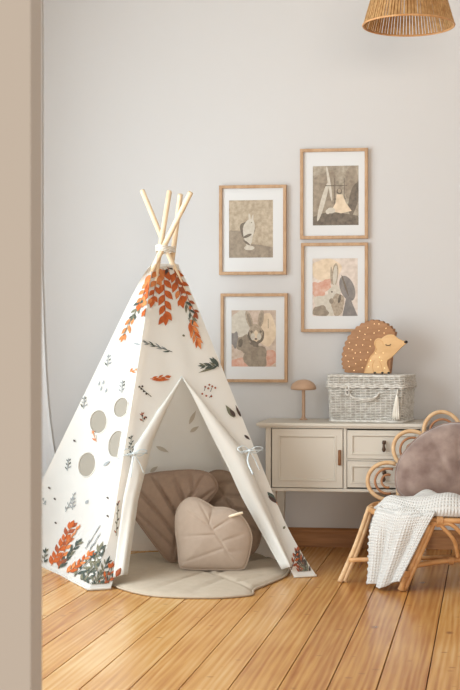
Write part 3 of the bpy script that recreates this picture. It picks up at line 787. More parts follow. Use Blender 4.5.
picture((219, 185.5, 287, 274.5), (229, 200.4, 273, 257.5), 'a',
        [('mid', ell(.5, .95, .75, .18, 0, wob=.04)), ('mid', ell(.12, .8, .3, .3, .2, wob=.05)), ('dark', ell(.42, .52, .17, .16, .3, wob=.06)), ('pale', ell(.45, .52, .13, .2, .25, wob=.03)), ('pale', ell(.5, .40, .075, .075)),
         ('pale', ell(.47, .32, .022, .09, -.15)), ('pale', ell(.53, .33, .02, .08, .2)), ('pale', ell(.46, .72, .055, .11, .5)), ('dark', ell(.42, .62, .10, .025, -.3)), ('dark', ell(.4, .74, .09, .02, .5)), ('pale', ell(.46, .83, .12, .04)), ('mid', ell(.8, .83, .16, .03, .1)), ('dark', ell(.515, .39, .012, .01))],
        'oak framed sepia print of small pale rabbit standing, upper left of four pictures')
picture((300, 149, 368.7, 238.5), (312.8, 166.2, 358.6, 225), 'b',
        [('mid', ell(.2, .55, .3, .5, .3, wob=.06)), ('dark', ell(.5, .97, .7, .18, 0, wob=.04)), ('pale', ell(.22, .6, .05, .35, .35)), ('pale', ell(.36, .3, .03, .3, -.2)), ('mid', ell(.85, .3, .16, .3, 0, wob=.06)), ('dark', ell(.9, .55, .1, .3, .3, wob=.05)),
         ('dark', [(.27, .325), (.75, .325), (.75, .34), (.27, .34)]), ('dark', [(.47, .2), (.485, .2), (.485, .7), (.47, .7)]), ('dark', [(.68, .2), (.695, .2), (.695, .7), (.68, .7)]), ('dark', [(.45, .55), (.72, .55), (.72, .565), (.45, .565)]),
         ('dark', ell(.58, .43, .06, .05)), ('light', [(.52, .48), (.65, .48), (.72, .62), (.85, .76), (.62, .80), (.4, .76), (.5, .62)]), ('pale', ell(.4, .75, .09, .05)), ('pale', ell(.33, .77, .05, .04)), ('hair', ell(.58, .42, .035, .035))],
        'oak framed dark grey-brown print of small figure in pale dress, topmost of four pictures')
picture((301, 243, 368.7, 332), (312.5, 258.6, 357.7, 316), 'c',
        [('light', ell(.3, .2, .35, .2, 0, wob=.05)), ('rose', ell(.12, .55, .17, .16, .3, wob=.12)), ('rose', ell(.3, .46, .13, .1, -.5, wob=.12)), ('rose', ell(.2, .70, .14, .1, .2, wob=.12)), ('pale', ell(.3, .82, .26, .2, .2, wob=.09)), ('mid', ell(.18, .92, .18, .1, .1, wob=.1)),
         ('grey', ell(.77, .52, .15, .24, -.55, 28)), ('grey', [(.74, .70), (.86, .74), (1, 1), (.66, 1)]), ('dark', ell(.72, .47, .02, .2, -.4)), ('hair', ell(.50, .28, .07, .20, .12)), ('pale', ell(.50, .29, .045, .17, .12)), ('hair', ell(.42, .3, .025, .16, -.05)), ('pale', ell(.49, .60, .14, .14, .2, wob=.05)), ('hair', ell(.56, .80, .14, .2, .1, wob=.06)), ('dark', ell(.43, .58, .02, .015)), ('dark', ell(.6, .7, .03, .08, .3)), ('mid', ell(.42, .74, .05, .05))],
        'oak framed print of long-eared rabbit with pink flowers, lower right above hedgehog lamp')
picture((220.5, 293.5, 288.3, 382.5), (231.5, 310.3, 276, 366.7), 'd',
        [('pale', ell(.2, .25, .22, .25, 0, wob=.06)), ('light', ell(.8, .35, .2, .3, 0, wob=.05)), ('rose', ell(.75, .85, .3, .14, 0, wob=.1)), ('rose', ell(.2, .93, .25, .08, 0, wob=.1)), ('mid', ell(.55, .85, .26, .24, 0, wob=.07)), ('grey', ell(.07, .52, .09, .14, 0, wob=.1)), ('mid', ell(.28, .6, .16, .16, .3, wob=.1)), ('dark', ell(.2, .58, .05, .08, .3)),
         ('hair', ell(.40, .17, .065, .17, -.42)), ('mid', ell(.405, .18, .035, .13, -.42)), ('hair', ell(.66, .15, .065, .16, .22)), ('mid', ell(.66, .16, .035, .12, .22)), ('dark', ell(.55, .45, .185, .155, 0, wob=.04)), ('hair', ell(.55, .40, .15, .155, 0, wob=.02)), ('light', ell(.55, .46, .055, .11)), ('pale', ell(.48, .47, .05, .06)), ('pale', ell(.62, .47, .05, .06)),
         ('dark', ell(.45, .38, .028, .024)), ('dark', ell(.655, .38, .028, .024)), ('dark', ell(.55, .51, .03, .016)), ('dark', ell(.52, .60, .1, .05, .2, wob=.1)), ('mid', ell(.45, .72, .1, .1, .3, wob=.08)), ('dark', [(.82, .15), (.83, .15), (.83, .32), (.82, .32)])],
        'oak framed sepia portrait of brown rabbit facing front, lowest picture, beside the tent')

# ------------------------------------------------------------------ sideboard
YC = 5.93                       # front of the top
tfl = on_Y(256, 425.0, YC); tfr = on_Y(427, 428, YC)
TZ = on_Y(335, 423.6, YC).z
cab = thing('sideboard', ((tfl.x + tfr.x) / 2, (YC + YW) / 2, 0), 'cream painted sideboard with one panelled door and two drawers against back wall', 'cabinet')
xa, xb = tfl.x, tfr.x
bx0, bx1 = on_Y(265.5, 460, YC + .02).x, on_Y(424, 460, YC + .02).x
yb0, yb1 = YC + 0.022, YW - 0.024
zb = on_Y(320, 488.5, yb0).z
bm = bmesh.new(); box(bm, (xa, YC, TZ - 0.014), (xb, YW - 0.004, TZ), 0.003); box(bm, (xa + .012, YC + .010, TZ - 0.022), (xb - .012, YW - .01, TZ - .014), 0.002); obj('top', bm, M['cream'], cab, smooth=False)
bm = bmesh.new()
# carcass: side panels, back, bottom, top rail, stiles, divider
zt = TZ - 0.022
dx0, dx1 = on_Y(271.3, 460, yb0).x, on_Y(343, 460, yb0).x      # door
rx0, rx1 = on_Y(347, 460, yb0).x, on_Y(420, 460, yb0).x       # drawers
zd0 = on_Y(320, 487, yb0).z
box(bm, (bx0, yb0, zb), (dx0 - .002, yb0 + .04, zt), .002); box(bm, (rx1 + .002, yb0, zb), (bx1, yb0 + .04, zt), .002); box(bm, (dx1 + .002, yb0, zb), (rx0 - .002, yb0 + .04, zt), .001)
box(bm, (bx0 + .002, yb0 + .04, zb), (bx0 + .02, yb1, zt)); box(bm, (bx1 - .02, yb0 + .04, zb), (bx1 - .002, yb1, zt)); box(bm, (bx0 + .004, yb1 - .01, zb), (bx1 - .004, yb1, zt))
box(bm, (bx0 - .004, yb0 - .006, zb - .014), (bx1 + .004, yb1, zb), .003); box(bm, (bx0 + .01, yb0 + .03, zb), (bx1 - .01, yb1, zb + .012), mi=1); box(bm, (dx0, yb0 + .034, zb), (rx1, yb0 + .04, zt), mi=1)
box(bm, (rx0 - .002, yb0, on_Y(380, 460.9, yb0).z), (rx1 + .002, yb0 + .03, on_Y(380, 459.5, yb0).z))
obj('carcass', bm, [M['cream'], M['gap']], cab, smooth=False)
def panelled(bm, x0, x1, z0, z1, y, inset, t=.018):
    """a front with a sunk field and moulding around it"""
    lp = []
    for k, yy in [(0, y + t), (0, y + .0015), (.0015, y), (inset - .006, y), (inset - .002, y - .002), (inset + .002, y - .002), (inset + .007, y + .005), (inset + .009, y + .005)]:
        lp.append([bm.verts.new(v) for v in ((x0 + k, yy, z0 + k), (x1 - k, yy, z0 + k), (x1 - k, yy, z1 - k), (x0 + k, yy, z1 - k))])
    for a, b in zip(lp, lp[1:]):
        for i in range(4): bm.faces.new((a[i], a[(i + 1) % 4], b[(i + 1) % 4], b[i]))
    bm.faces.new(lp[-1]); bm.faces.new(lp[0][::-1])
bm = bmesh.new(); panelled(bm, dx0 + .003, dx1 - .001, zb + .003, zt - .003, yb0 - .003, 0.033)
door = obj('door', bm, M['cream'], cab, smooth=False)
bm = bmesh.new(); ha, hb = on_Y(338, 450, yb0 - .01), on_Y(341, 465.5, yb0 - .01)
box(bm, (ha.x, yb0 - .016, hb.z), (hb.x, yb0 - .003, ha.z), .003); o = obj('handle', bm, M['walnut'], door); o['label'] = 'walnut brown bar handle'
for (ya, yz) in ((430.2, 459.3), (461.2, 488)):
    z1, z0 = on_Y(380, ya, yb0).z, on_Y(380, yz, yb0).z
    z1 = min(z1, zt - .003); z0 = max(z0, zb + .003)
    bm = bmesh.new(); panelled(bm, rx0 + .001, rx1 - .001, z0 + .001, z1 - .001, yb0 - .003, 0.022)
    dr = obj('drawer', bm, M['cream'], cab, smooth=False)
    pc = on_Y(384, (ya + yz) / 2 + .8, yb0 - .006); bm = bmesh.new()
    box(bm, (pc.x - .008, yb0 - .003, pc.z + .004), (pc.x + .008, yb0 + .006, pc.z + .022), .003)
    bmesh.ops.create_icosphere(bm, subdivisions=2, radius=.0085, matrix=Matrix.Translation((pc.x, yb0 - .012, pc.z + .013)))
    tube(bm, [(pc.x, yb0 - .014, pc.z + .010), (pc.x, yb0 - .015, pc.z - .006), (pc.x, yb0 - .015, pc.z - .018), (pc.x, yb0 - .015, pc.z - .028)], lambda t: .0035 + .006 * max(0, math.sin(PI * max(0, t * 1.3 - .3))), 10)
    tube(bm, [(pc.x, yb0 - .014, pc.z + .013), (pc.x, yb0 + .005, pc.z + .013)], .004, 8)
    o = obj('drop_pull', bm, M['bronze'], dr); o['label'] = 'dark bronze drop pull'
for x in (bx0 + .022, bx1 - .022):
    for y in (yb0 + .025, yb1 - .025):
        bm = bmesh.new(); pr = [(.022, zb - .012), (.021, zb - .05), (.016, .04), (.015, .03), (.017, .02), (.016, 0)]
        rings = [[bm.verts.new((x + sx * r, y + sy * r, z)) for sx, sy in ((-1, -1), (1, -1), (1, 1), (-1, 1))] for r, z in pr]
        for a, b in zip(rings, rings[1:]):
            for i in range(4): bm.faces.new((a[i], a[(i + 1) % 4], b[(i + 1) % 4], b[i]))
        bm.faces.new(rings[0]); bm.faces.new(rings[-1])
        obj('leg', bm, M['cream'], cab, smooth=False)

# ------------------------------------------------------------------ mushroom lamp
lc = on_Y(303.5, 420.5, 6.19); lc.z = TZ
ml = thing('mushroom_lamp', lc, 'tan wooden mushroom lamp on the sideboard, left of basket', 'lamp')
S_ = F / depth(lc)
bm = bmesh.new(); hs = (420.5 - 390) / S_ + .002
lathe(bm, [(0, 0), (.018, 0), (.019, .003), (.010, .008), (.0078, .02), (.0078, hs - .01), (.0085, hs), (0, hs)], lc, 24); auto_smooth(obj('stem', bm, M['lampwood'], ml))
bm = bmesh.new(); R_ = 12.9 / S_; hc = 9.2 / S_
prof = [(0, hs - .004), (R_ * .5, hs - .006), (R_ * .93, hs - .004), (R_, hs)] + [(R_ * math.cos(a), hs + .001 + hc * math.sin(a)) for a in [k * PI / 2 / 10 for k in range(1, 10)]] + [(0, hs + hc)]
lathe(bm, prof, lc, 40); o = obj('lamp_cap', bm, M['lampwood'], ml)

# ------------------------------------------------------------------ wicker basket
YBK = 6.02
fl, fr_ = on_Y(326.5, 423.6, YBK), on_Y(404.5, 424.6, YBK)
SB = F / depth(on_Y(366, 424, YBK))
bw = 78.5 / SB; bd = .235; ya = math.radians(-9)
bc = Vector(((fl.x + fr_.x) / 2, YBK, TZ)) + Vector((-math.sin(ya), math.cos(ya), 0)) * (bd / 2)
bk = thing('wicker_basket', bc, 'whitewashed lidded wicker basket on sideboard under the hedgehog lamp', 'basket', ya)
hB = (424 - 389) / SB; hL = (389 - 376.5) / SB
def rrect(w, d, r, n=120):
    pts = []; per = []
    cs = [(w / 2 - r, d / 2 - r, 0), (-w / 2 + r, d / 2 - r, PI / 2), (-w / 2 + r, -d / 2 + r, PI), (w / 2 - r, -d / 2 + r, 1.5 * PI)]
    raw = []
    for cx_, cy_, a0 in cs:
        for k in range(7): a = a0 + k * PI / 12; raw.append(Vector((cx_ + r * math.cos(a), cy_ + r * math.sin(a), 0)))
    L = [0]
    for i in range(len(raw)): L.append(L[-1] + (raw[(i + 1) % len(raw)] - raw[i]).length)
    out = []
    for k in range(n):
        d_ = L[-1] * k / n
        i = max(j for j in range(len(raw)) if L[j] <= d_ + 1e-9)
        t = (d_ - L[i]) / (L[i + 1] - L[i]); out.append(raw[i].lerp(raw[(i + 1) % len(raw)], t))
    return out
def weave(bm, w0, d0, w1, d1, z0, z1, rows, stakes, r=.0034, amp=.0030):
    n = stakes * 4
    for j in range(rows):
        t = (j + .5) / rows; P = rrect(w0 + (w1 - w0) * t, d0 + (d1 - d0) * t, .022, n); z = z0 + (z1 - z0) * t
        pts = []
        for i in range(n):
            tg = (P[(i + 1) % n] - P[i - 1]).normalized(); nr = Vector((tg.y, -tg.x, 0))
            pts.append(P[i] + nr * amp * math.cos(2 * PI * i / 8 + PI * (j % 2)) + UP * z)
        tube(bm, pts, r, 6, closed=True, flat=.9)
    A0, A1 = rrect(w0, d0, .022, stakes), rrect(w1, d1, .022, stakes)
    for a, b in zip(A0, A1): tube(bm, [a + UP * z0, b + UP * z1], .0026, 6)
def slab(bm, w, d, z0, z1, mi=0):
    P = rrect(w, d, .02, 60); a = [bm.verts.new(p + UP * z0) for p in P]; b = [bm.verts.new(p + UP * z1) for p in P]
    for i in range(60): bm.faces.new((a[i], a[(i + 1) % 60], b[(i + 1) % 60], b[i])).material_index = mi
    bm.faces.new(a).material_index = mi; bm.faces.new(b).material_index = mi
bm = bmesh.new(); weave(bm, bw - .012, bd - .012, bw, bd, .006, hB - .004, 20, 48)
slab(bm, bw - .022, bd - .022, .003, hB - .004, 1)
tube(bm, [p + UP * .005 for p in rrect(bw - .006, bd - .006, .024, 100)], .005, 6, closed=True)
obj('basket_body', bm, [M['wicker'], M['wicker_in']], bk, world=False)
bm = bmesh.new(); lw, ld = bw + .016, bd + .016
zl = hB + .002
for dz, rr in ((0, .005), (.009, .0045)):
    P = rrect(lw, ld, .024, 160); tube(bm, [p + UP * (zl + dz + .0018 * math.cos(i * PI / 3)) for i, p in enumerate(P)], rr, 6, closed=True)
weave(bm, lw - .002, ld - .002, lw - .012, ld - .012, zl + .012, zl + hL - .006, 5, 50)
slab(bm, lw - .016, ld - .016, zl, zl + hL - .007, 1)
tube(bm, [p + UP * (zl + hL - .006 + .0012 * math.cos(i * PI / 2)) for i, p in enumerate(rrect(lw - .012, ld - .012, .022, 160))], .0045, 6, closed=True)
for k in range(22):      # top weave
    y = -ld / 2 + .014 + (ld - .028) * k / 21
    tube(bm, [(-lw / 2 + .012 + (lw - .024) * i / 48, y, zl + hL - .006 + .0022 * math.cos(PI * i / 1.5 + PI * (k % 2))) for i in range(49)], .0034, 6)
obj('lid', bm, [M['wicker'], M['wicker_in']], bk, world=False)
bm = bmesh.new(); yf = -bd / 2 - .006
hx = lambda px: (px - 366.3) / SB
tube(bm, smooth_path([(hx(350), yf + .004, hB - .020), (hx(353), yf - .008, hB - .040), (hx(360), yf - .012, hB - .050), (hx(371), yf - .012, hB - .050), (hx(378), yf - .008, hB - .040), (hx(381), yf + .004, hB - .020)], 6), .0048, 8)
tube(bm, smooth_path([(hx(350), yf + .004, hB - .022), (hx(354), yf - .006, hB - .046), (hx(360), yf - .010, hB - .058), (hx(371), yf - .010, hB - .058), (hx(377), yf - .006, hB - .046), (hx(381), yf + .004, hB - .022)], 6), .004, 8)
obj('handle', bm, M['wicker'], bk, world=False)
bm = bmesh.new(); x = hx(348.5)
tube(bm, smooth_path([(x, yf, zl + .012), (x - .006, yf - .006, zl), (x - .007, yf - .007, hB - .025), (x, yf - .007, hB - .034), (x + .007, yf - .007, hB - .025), (x + .006, yf - .006, zl), (x, yf, zl + .012)], 6), .0035, 8)
tube(bm, [(x - .016, yf - .009, hB - .012), (x + .016, yf - .009, hB - .012)], .004, 8)
obj('latch_loop', bm, M['wicker'], bk, world=False)
bm = bmesh.new(); x = hx(398.5)
tube(bm, [(x + .006, yf - .002, hB - .004), (x + .003, yf - .006, hB - .035)], .0024, 6)
for k in range(26):
    a = random.uniform(-1, 1); tube(bm, smooth_path([(x + .003, yf - .006, hB - .030), (x + .003 + a * .007, yf - .006 - random.uniform(0, .008), hB - .055), (x - .002 + a * .017, yf - .004 - random.uniform(0, .009), .012 + random.uniform(0, .016))], 4), .0022, 5)
o = obj('tassel', bm, M['cord'], bk, world=False); o['label'] = 'white cord tassel'
ztop = TZ + zl + hL - .001

# ------------------------------------------------------------------ hedgehog lamp
hc_ = bc + Vector((-.022, 0, 0)); hc_.z = ztop
hg = thing('hedgehog_lamp', hc_, 'wooden hedgehog night lamp with glowing dots on the wicker basket', 'lamp', ya)
SH = F / depth(hc_)
hp = lambda px, py: ((px - 366.0) / SH, (375.0 - py) / SH)
Z_ = lambda zx, zy: hp(315 + zx / 4.18, 310 + (zy) / 4.18)
body = []
ctr = [(128, 268), (113, 240), (110, 205), (118, 160), (138, 115), (172, 77), (212, 54), (252, 46), (292, 58), (322, 78), (338, 102)]
cp = [Vector((*Z_(*p), 0)) for p in ctr]; cs = smooth_path(cp, 10)
n = len(cs); scal = []
for i, p in enumerate(cs):
    t = cs[min(i + 1, n - 1)] - cs[max(i - 1, 0)]; nr = Vector((-t.y, t.x, 0)).normalized()
    ph = abs(math.sin(PI * i / n * 19)); scal.append(p + nr * (.0075 * ph - .004))
pts = [(p.x, p.y) for p in scal] + [Z_(*p) for p in ((330, 130), (322, 190), (318, 240), (314, 268))]
bm = bmesh.new(); prism(bm, pts, -.022, .022, bevel=.0015); auto_smooth(obj('body', bm, M['hog'], hg, world=False), 30)
face = [Vector((*Z_(*p), 0)) for p in [(206, 268), (216, 236), (232, 200), (250, 178), (256, 162), (250, 146), (254, 130), (266, 121), (282, 122), (292, 114), (312, 106), (334, 108), (352, 122), (372, 131), (386, 131), (390, 139), (383, 146), (366, 160), (346, 180), (326, 200), (308, 214), (306, 230), (314, 252), (318, 268)]]
fs = smooth_path(face[:-1] + [face[-1]], 4)
bm = bmesh.new(); prism(bm, [(p.x, p.y) for p in fs], -.030, -.020, bevel=.002); fo = auto_smooth(obj('face_panel', bm, M['hogface'], hg, world=False), 30)
bm = bmesh.new(); d = -.0305
L3 = lambda pl, y=d: smooth_path([Vector((Z_(*p)[0], y, Z_(*p)[1])) for p in pl], 6)
tube(bm, L3([(210, 262), (219, 236), (235, 202), (254, 178), (262, 165)]), .0012, 6); tube(bm, L3([(262, 170), (254, 150), (258, 133), (270, 127), (286, 136), (290, 150)]), .0013, 6)
tube(bm, L3([(248, 262), (244, 235), (252, 212)]), .0011, 6); tube(bm, L3([(286, 262), (282, 236), (272, 216)]), .0011, 6)
o = obj('carved_line', bm, M['hogline'], hg, world=False)
bm = bmesh.new(); tube(bm, L3([(300, 147), (306, 151), (315, 151), (323, 146)], -.0308), .0016, 6); tube(bm, L3([(304, 150), (301, 153)], -.0308), .0011, 6); tube(bm, L3([(318, 151), (320, 154)], -.0308), .0011, 6); obj('closed_eye', bm, M['black'], hg, world=False)
bm = bmesh.new(); nx, nz = Z_(385, 137); bmesh.ops.create_uvsphere(bm, u_segments=18, v_segments=12, radius=.0085, matrix=Matrix.Translation((nx, -.025, nz)) @ Matrix.Diagonal((1, 1.2, .85, 1))); obj('nose', bm, M['black'], hg, world=False)
for zx in (254, 286, 313):
    bm = bmesh.new(); fx, fz = Z_(zx, 265); bmesh.ops.create_uvsphere(bm, u_segments=14, v_segments=8, radius=.006, matrix=Matrix.Translation((fx, -.030, max(fz, .0045))) @ Matrix.Diagonal((1.1, .9, .75, 1))); obj('paw', bm, M['black'], hg, world=False)
dots = [(143, 140), (140, 165), (127, 195), (138, 218), (142, 240), (163, 256), (160, 205), (168, 183), (172, 150), (178, 118), (200, 150), (210, 105), (222, 78), (235, 128), (250, 62), (249, 100), (270, 90), (292, 100), (190, 180), (192, 212), (170, 228), (198, 244), (222, 180), (214, 212), (188, 92), (270, 62), (300, 80), (155, 170), (232, 155), (206, 126)]
fdots = [(258, 183), (274, 200), (290, 182), (283, 214), (236, 214), (228, 240), (268, 240), (296, 245)]
for lst, y in ((dots, -.0225), (fdots, -.0305)):
    for zx, zy in lst:
        bm = bmesh.new(); x, z = Z_(zx, zy); bmesh.ops.create_icosphere(bm, subdivisions=1, radius=.0022, matrix=Matrix.Translation((x, y, z))); obj('bulb', bm, M['bulb'], hg, world=False)

# ------------------------------------------------------------------ pendant lamp
zP = 5.25; pc = at_depth(408.6, 25.5, zP); SP = F / zP; RB = 45.6 / SP
pl = thing('pendant_lamp', (pc.x, pc.y, CEIL), 'rattan strip pendant lamp hanging from the ceiling at upper right', 'lamp')
hS = .27; RT = RB * .55
bm = bmesh.new(); NS = 84
for k in range(NS):
    a = 2 * PI * k / NS; w = .0042 if k % 2 else .0052; dv = random.uniform(-.004, .004)
    tg = Vector((-math.sin(a), math.cos(a), 0)); rd = Vector((math.cos(a), math.sin(a), 0)); P2 = []
    for q in range(7):
        t = q / 6; r = RB + (RT - RB) * t - .012 * math.sin(PI * t) * 0
        P2.append((pc + rd * (r + dv * .3) + UP * (hS * t), t))
    for sgn in (1,):
        ring = [[bm.verts.new(p + tg * s * w * (1 - .4 * t) + rd * e) for s, e in ((-1, -.0014), (1, -.0014), (1, .0014), (-1, .0014))] for p, t in P2]
        for x, y in zip(ring, ring[1:]):
            for i in range(4): bm.faces.new((x[i], x[(i + 1) % 4], y[(i + 1) % 4], y[i]))
obj('lamp_shade', bm, M['shade_cord'], pl, smooth=False)
bm = bmesh.new(); cir = lambda R, z, n=72: [pc + Vector((R * math.cos(2 * PI * k / n), R * math.sin(2 * PI * k / n), z)) for k in range(n)]
tube(bm, cir(RB, 0), .0042, 8, closed=True); o = obj('rim', bm, M['rattan_orange'], pl)
bm = bmesh.new(); tube(bm, cir(RT, hS), .004, 8, closed=True)
for k in range(3): tube(bm, [pc + UP * hS, pc + Vector((RT * math.cos(k * 2.094), RT * math.sin(k * 2.094), hS))], .002, 6)
obj('top_ring', bm, M['metal'], pl)
bm = bmesh.new(); lathe(bm, [(0, hS + .03), (.018, hS + .025), (.02, hS - .05), (.014, hS - .055), (0, hS - .055)], pc, 20); obj('socket', bm, M['metal'], pl)
bm = bmesh.new(); tube(bm, [pc + UP * (hS + .02), Vector((pc.x, pc.y, CEIL - .02))], .003, 8); obj('cord', bm, M['metal'], pl)
bm = bmesh.new(); lathe(bm, [(0, 0), (.05, 0), (.048, -.015), (.02, -.03), (0, -.03)], (pc.x, pc.y, CEIL), 28); obj('ceiling_rose', bm, M['metal'], pl)

# ------------------------------------------------------------------ rattan chair
SHH = 0.285
cC = at_depth(457, 506, F * (H - SHH) / (506 - CY)); cC.z = 0
RS = 90 / (F / depth(cC)) - .012
ch = thing('rattan_chair', cC, 'petal-backed rattan chair at right beside the sideboard, white throw over it', 'chair')
def CP(ang, r, h):          # angle measured in the camera's plan: 180 = left, 270 = toward the camera
    a = math.radians(ang); return cC + RGT * (r * math.cos(a)) + FWD * (r * math.sin(a)) + UP * h
def wrap(bm, c, d, r, n=4, mi=0):
    d = Vector(d).normalized(); e = d.orthogonal().normalized(); f = d.cross(e)
    for k in range(n):
        tube(bm, [c + d * (k - n / 2) * .005 + e * math.cos(2 * PI * q / 14) * r + f * math.sin(2 * PI * q / 14) * r for q in range(14)], .003, 6, closed=True, mi=mi)
bm = bmesh.new(); tube(bm, [CP(a * 5, RS, SHH - .012) for a in range(72)], .0115, 10, closed=True)
tube(bm, [CP(a * 5, RS - .02, SHH - .012) for a in range(72)], .008, 8, closed=True); obj('seat_ring', bm, M['rattan_orange'], ch)
bm = bmesh.new()
for k in range(-17, 18):
    x = k * .0185; L = math.sqrt(max(0, (RS - .018) ** 2 - x * x))
    tube(bm, [cC + RGT * x + FWD * (L * (2 * q / 10 - 1)) + UP * (SHH - .006) for q in range(11)], .007, 6)
obj('seat', bm, M['rattan'], ch)
legs = [(183, 193, .475), (248, 232, .392), (312, 328, .392), (377, 367, .475)]
fl_foot = on_h(402, 591); bl_foot = on_h(342, 582.5)
rel = lambda p: (math.degrees(math.atan2((p - cC).dot(FWD), (p - cC).dot(RGT))) % 360, (p - cC).length)
fa, fr2 = rel(fl_foot); ba, br2 = rel(bl_foot)
legs = [(181, ba, br2), (250, fa, fr2), (310, 560 - fa, fr2), (379, 560 - ba, br2)]
for i, (at_, af, rf) in enumerate(legs):
    bm = bmesh.new()
    for k, off in enumerate((-.011, .011)):
        s = RGT * off if i in (1, 2) else FWD * off * .3 + RGT * off
        tp = CP(at_, RS - .004, SHH - .004) + s * .6; ft = CP(af, rf, .003) + s * .75
        md = tp.lerp(ft, .5) + (CP(at_, .02, 0) - cC) * (-.3)
        tube(bm, smooth_path([tp, md, ft], 8), .0105, 10)
    if i in (1, 2):
        ft = CP(af, rf, .003); tube(bm, [ft + FWD * -.012, CP(af, rf - .01, .085) + FWD * -.012], .010, 10)
        wrap(bm, CP(af, rf - .012, .07), UP, .025, 5)
    wrap(bm, CP(at_, RS - .004, SHH - .022), UP, .021, 3)
    obj('leg', bm, M['rattan_orange'] if i in (1, 2) else M['rattan'], ch)
# stretchers and arched braces
bm = bmesh.new()
q = [CP(l[1], l[2] - .03, .088) for l in legs]
tube(bm, smooth_path([q[1], q[1].lerp(q[2], .3) + FWD * .05 + UP * .012, q[1].lerp(q[2], .7) + FWD * .05 + UP * .012, q[2]], 8), .0105, 10)
tube(bm, [q[0], q[3]], .009, 10)
wrap(bm, q[1].lerp(q[2], .33) + FWD * .05 + UP * .012, RGT, .014, 4); obj('stretcher', bm, M['rattan_orange'], ch)
bm = bmesh.new()
n1 = CP(253, RS, SHH - .012); 
tube(bm, smooth_path([n1 + RGT * -.01 - UP * .02, CP(260, RS, SHH - .026), CP(268, RS - .01, SHH - .07), CP(276, RS - .03, .15), CP(281, RS - .05, .10)], 8), .0085, 10)
n2 = CP(307, RS, SHH - .012); tube(bm, smooth_path([n2 - UP * .02, CP(300, RS, SHH - .026), CP(292, RS - .01, SHH - .07), CP(284, RS - .03, .15), CP(279, RS - .05, .10)], 8), .0085, 10)
tube(bm, smooth_path([CP(254, RS, SHH - .03), CP(262, RS - .02, SHH - .09), CP(265, RS - .06, .12)], 8), .008, 10)
wrap(bm, CP(254, RS, SHH - .014), RGT, .017, 5); wrap(bm, CP(306, RS, SHH - .014), RGT, .017, 5)
obj('brace', bm, M['rattan_orange'], ch)
# petal back
bkd = depth(cC) + .22; SBk = F / bkd; lean = .16
bx, bz = 459.0, 487.0
def BP(px, py, o=0.0):
    h = H - (py - CY) / SBk
    return at_depth(px, py, bkd + math.tan(lean) * (h - SHH) + o)
def arc(cx_, cy_, rx, ry, rot, a0, a1, n=22):
    out = []
    for k in range(n + 1):
        a = math.radians(a0 + (a1 - a0) * k / n); x, y = rx * math.cos(a), ry * math.sin(a)
        out.append((cx_ + x * math.cos(rot) - y * math.sin(rot), cy_ - (x * math.sin(rot) + y * math.cos(rot))))
    return out
bm = bmesh.new(); tube(bm, [BP(x, y) for x, y in arc(bx, bz, 61, 60, 0, -15, 195, 50)], .0095, 10); obj('back_hoop', bm, M['rattan'], ch)
for ang in (175, 140, 106, 72, 37, 2):
    a = math.radians(ang); ux, uy = math.cos(a), -math.sin(a)
    kk = 1.17 if ang > 160 or ang < 20 else 1.0
    pcx, pcy = bx + 66 * kk * ux, bz + 63 * kk * uy
    for (rx, ry, m, nm, rr, shift) in ((20.5, 18.5, 'rattan', 'petal', .0092, 0), (13, 12.5, 'rattan_dark', 'inner_petal', .0055, 0), (6.5, 6.5, 'rattan_dark', 'inner_petal', .005, 0)):
        bm = bmesh.new(); pts = arc(pcx - 6 * ux, pcy - 6 * uy, rx, ry, a, -108, 108)
        tube(bm, [BP(x, y, .004 if nm == 'petal' else .0) for x, y in pts], rr, 8); obj(nm, bm, M[m], ch)
# uprights tying hoop to seat
for px in (bx - 55, bx - 20, bx + 20, bx + 55):
    bm = bmesh.new(); tube(bm, [BP(px, 503), BP(px, bz - math.sqrt(max(0, 59 ** 2 - (px - bx) ** 2)))], .007, 8)
    obj('back_upright', bm, M['rattan_dark'], ch)

# ------------------------------------------------------------------ velvet cushion on the chair
ccz = depth(cC) + .135
V_out = [(395.5, 486), (396.5, 471), (403, 457), (418, 441), (434, 431.5), (448, 427), (462, 426.5), (478, 429), (494, 437), (508, 450), (517, 466), (519, 484), (514, 496), (500, 502), (457, 504), (414, 502), (400, 496)]
V_v = [[(457, 500), (458, 429)], [(457, 500), (428, 436)], [(457, 500), (487, 436)], [(456, 500), (408, 452)], [(457, 500), (508, 452)]]
cu = cushion('round_cushion', 'cushion_cover', V_out, (457, 468), ccz, 0.07, V_v, M['velvet'], 0.20, 'mauve brown velvet cushion propped on rattan chair behind white throw', base_h=SHH + .004, seamw=0.012, seamd=.06)

# ------------------------------------------------------------------ knitted throw
tw = bmesh.new(); uvl = tw.loops.layers.uv.new('UVMap')
def sheet(rows, close=False, us=1.0, vs=1.0):
    vv = [[tw.verts.new(p) for p in r] for r in rows]; m, n = len(rows), len(rows[0])
    for j in range(m - 1):
        for i in range(n - 1):
            try: f = tw.faces.new((vv[j][i], vv[j][i + 1], vv[j + 1][i + 1], vv[j + 1][i]))
            except ValueError: continue
            for lp, (jj, ii) in zip(f.loops, ((j, i), (j, i + 1), (j + 1, i + 1), (j + 1, i))): lp[uvl].uv = (ii / (n - 1) * us, jj / (m - 1) * vs)
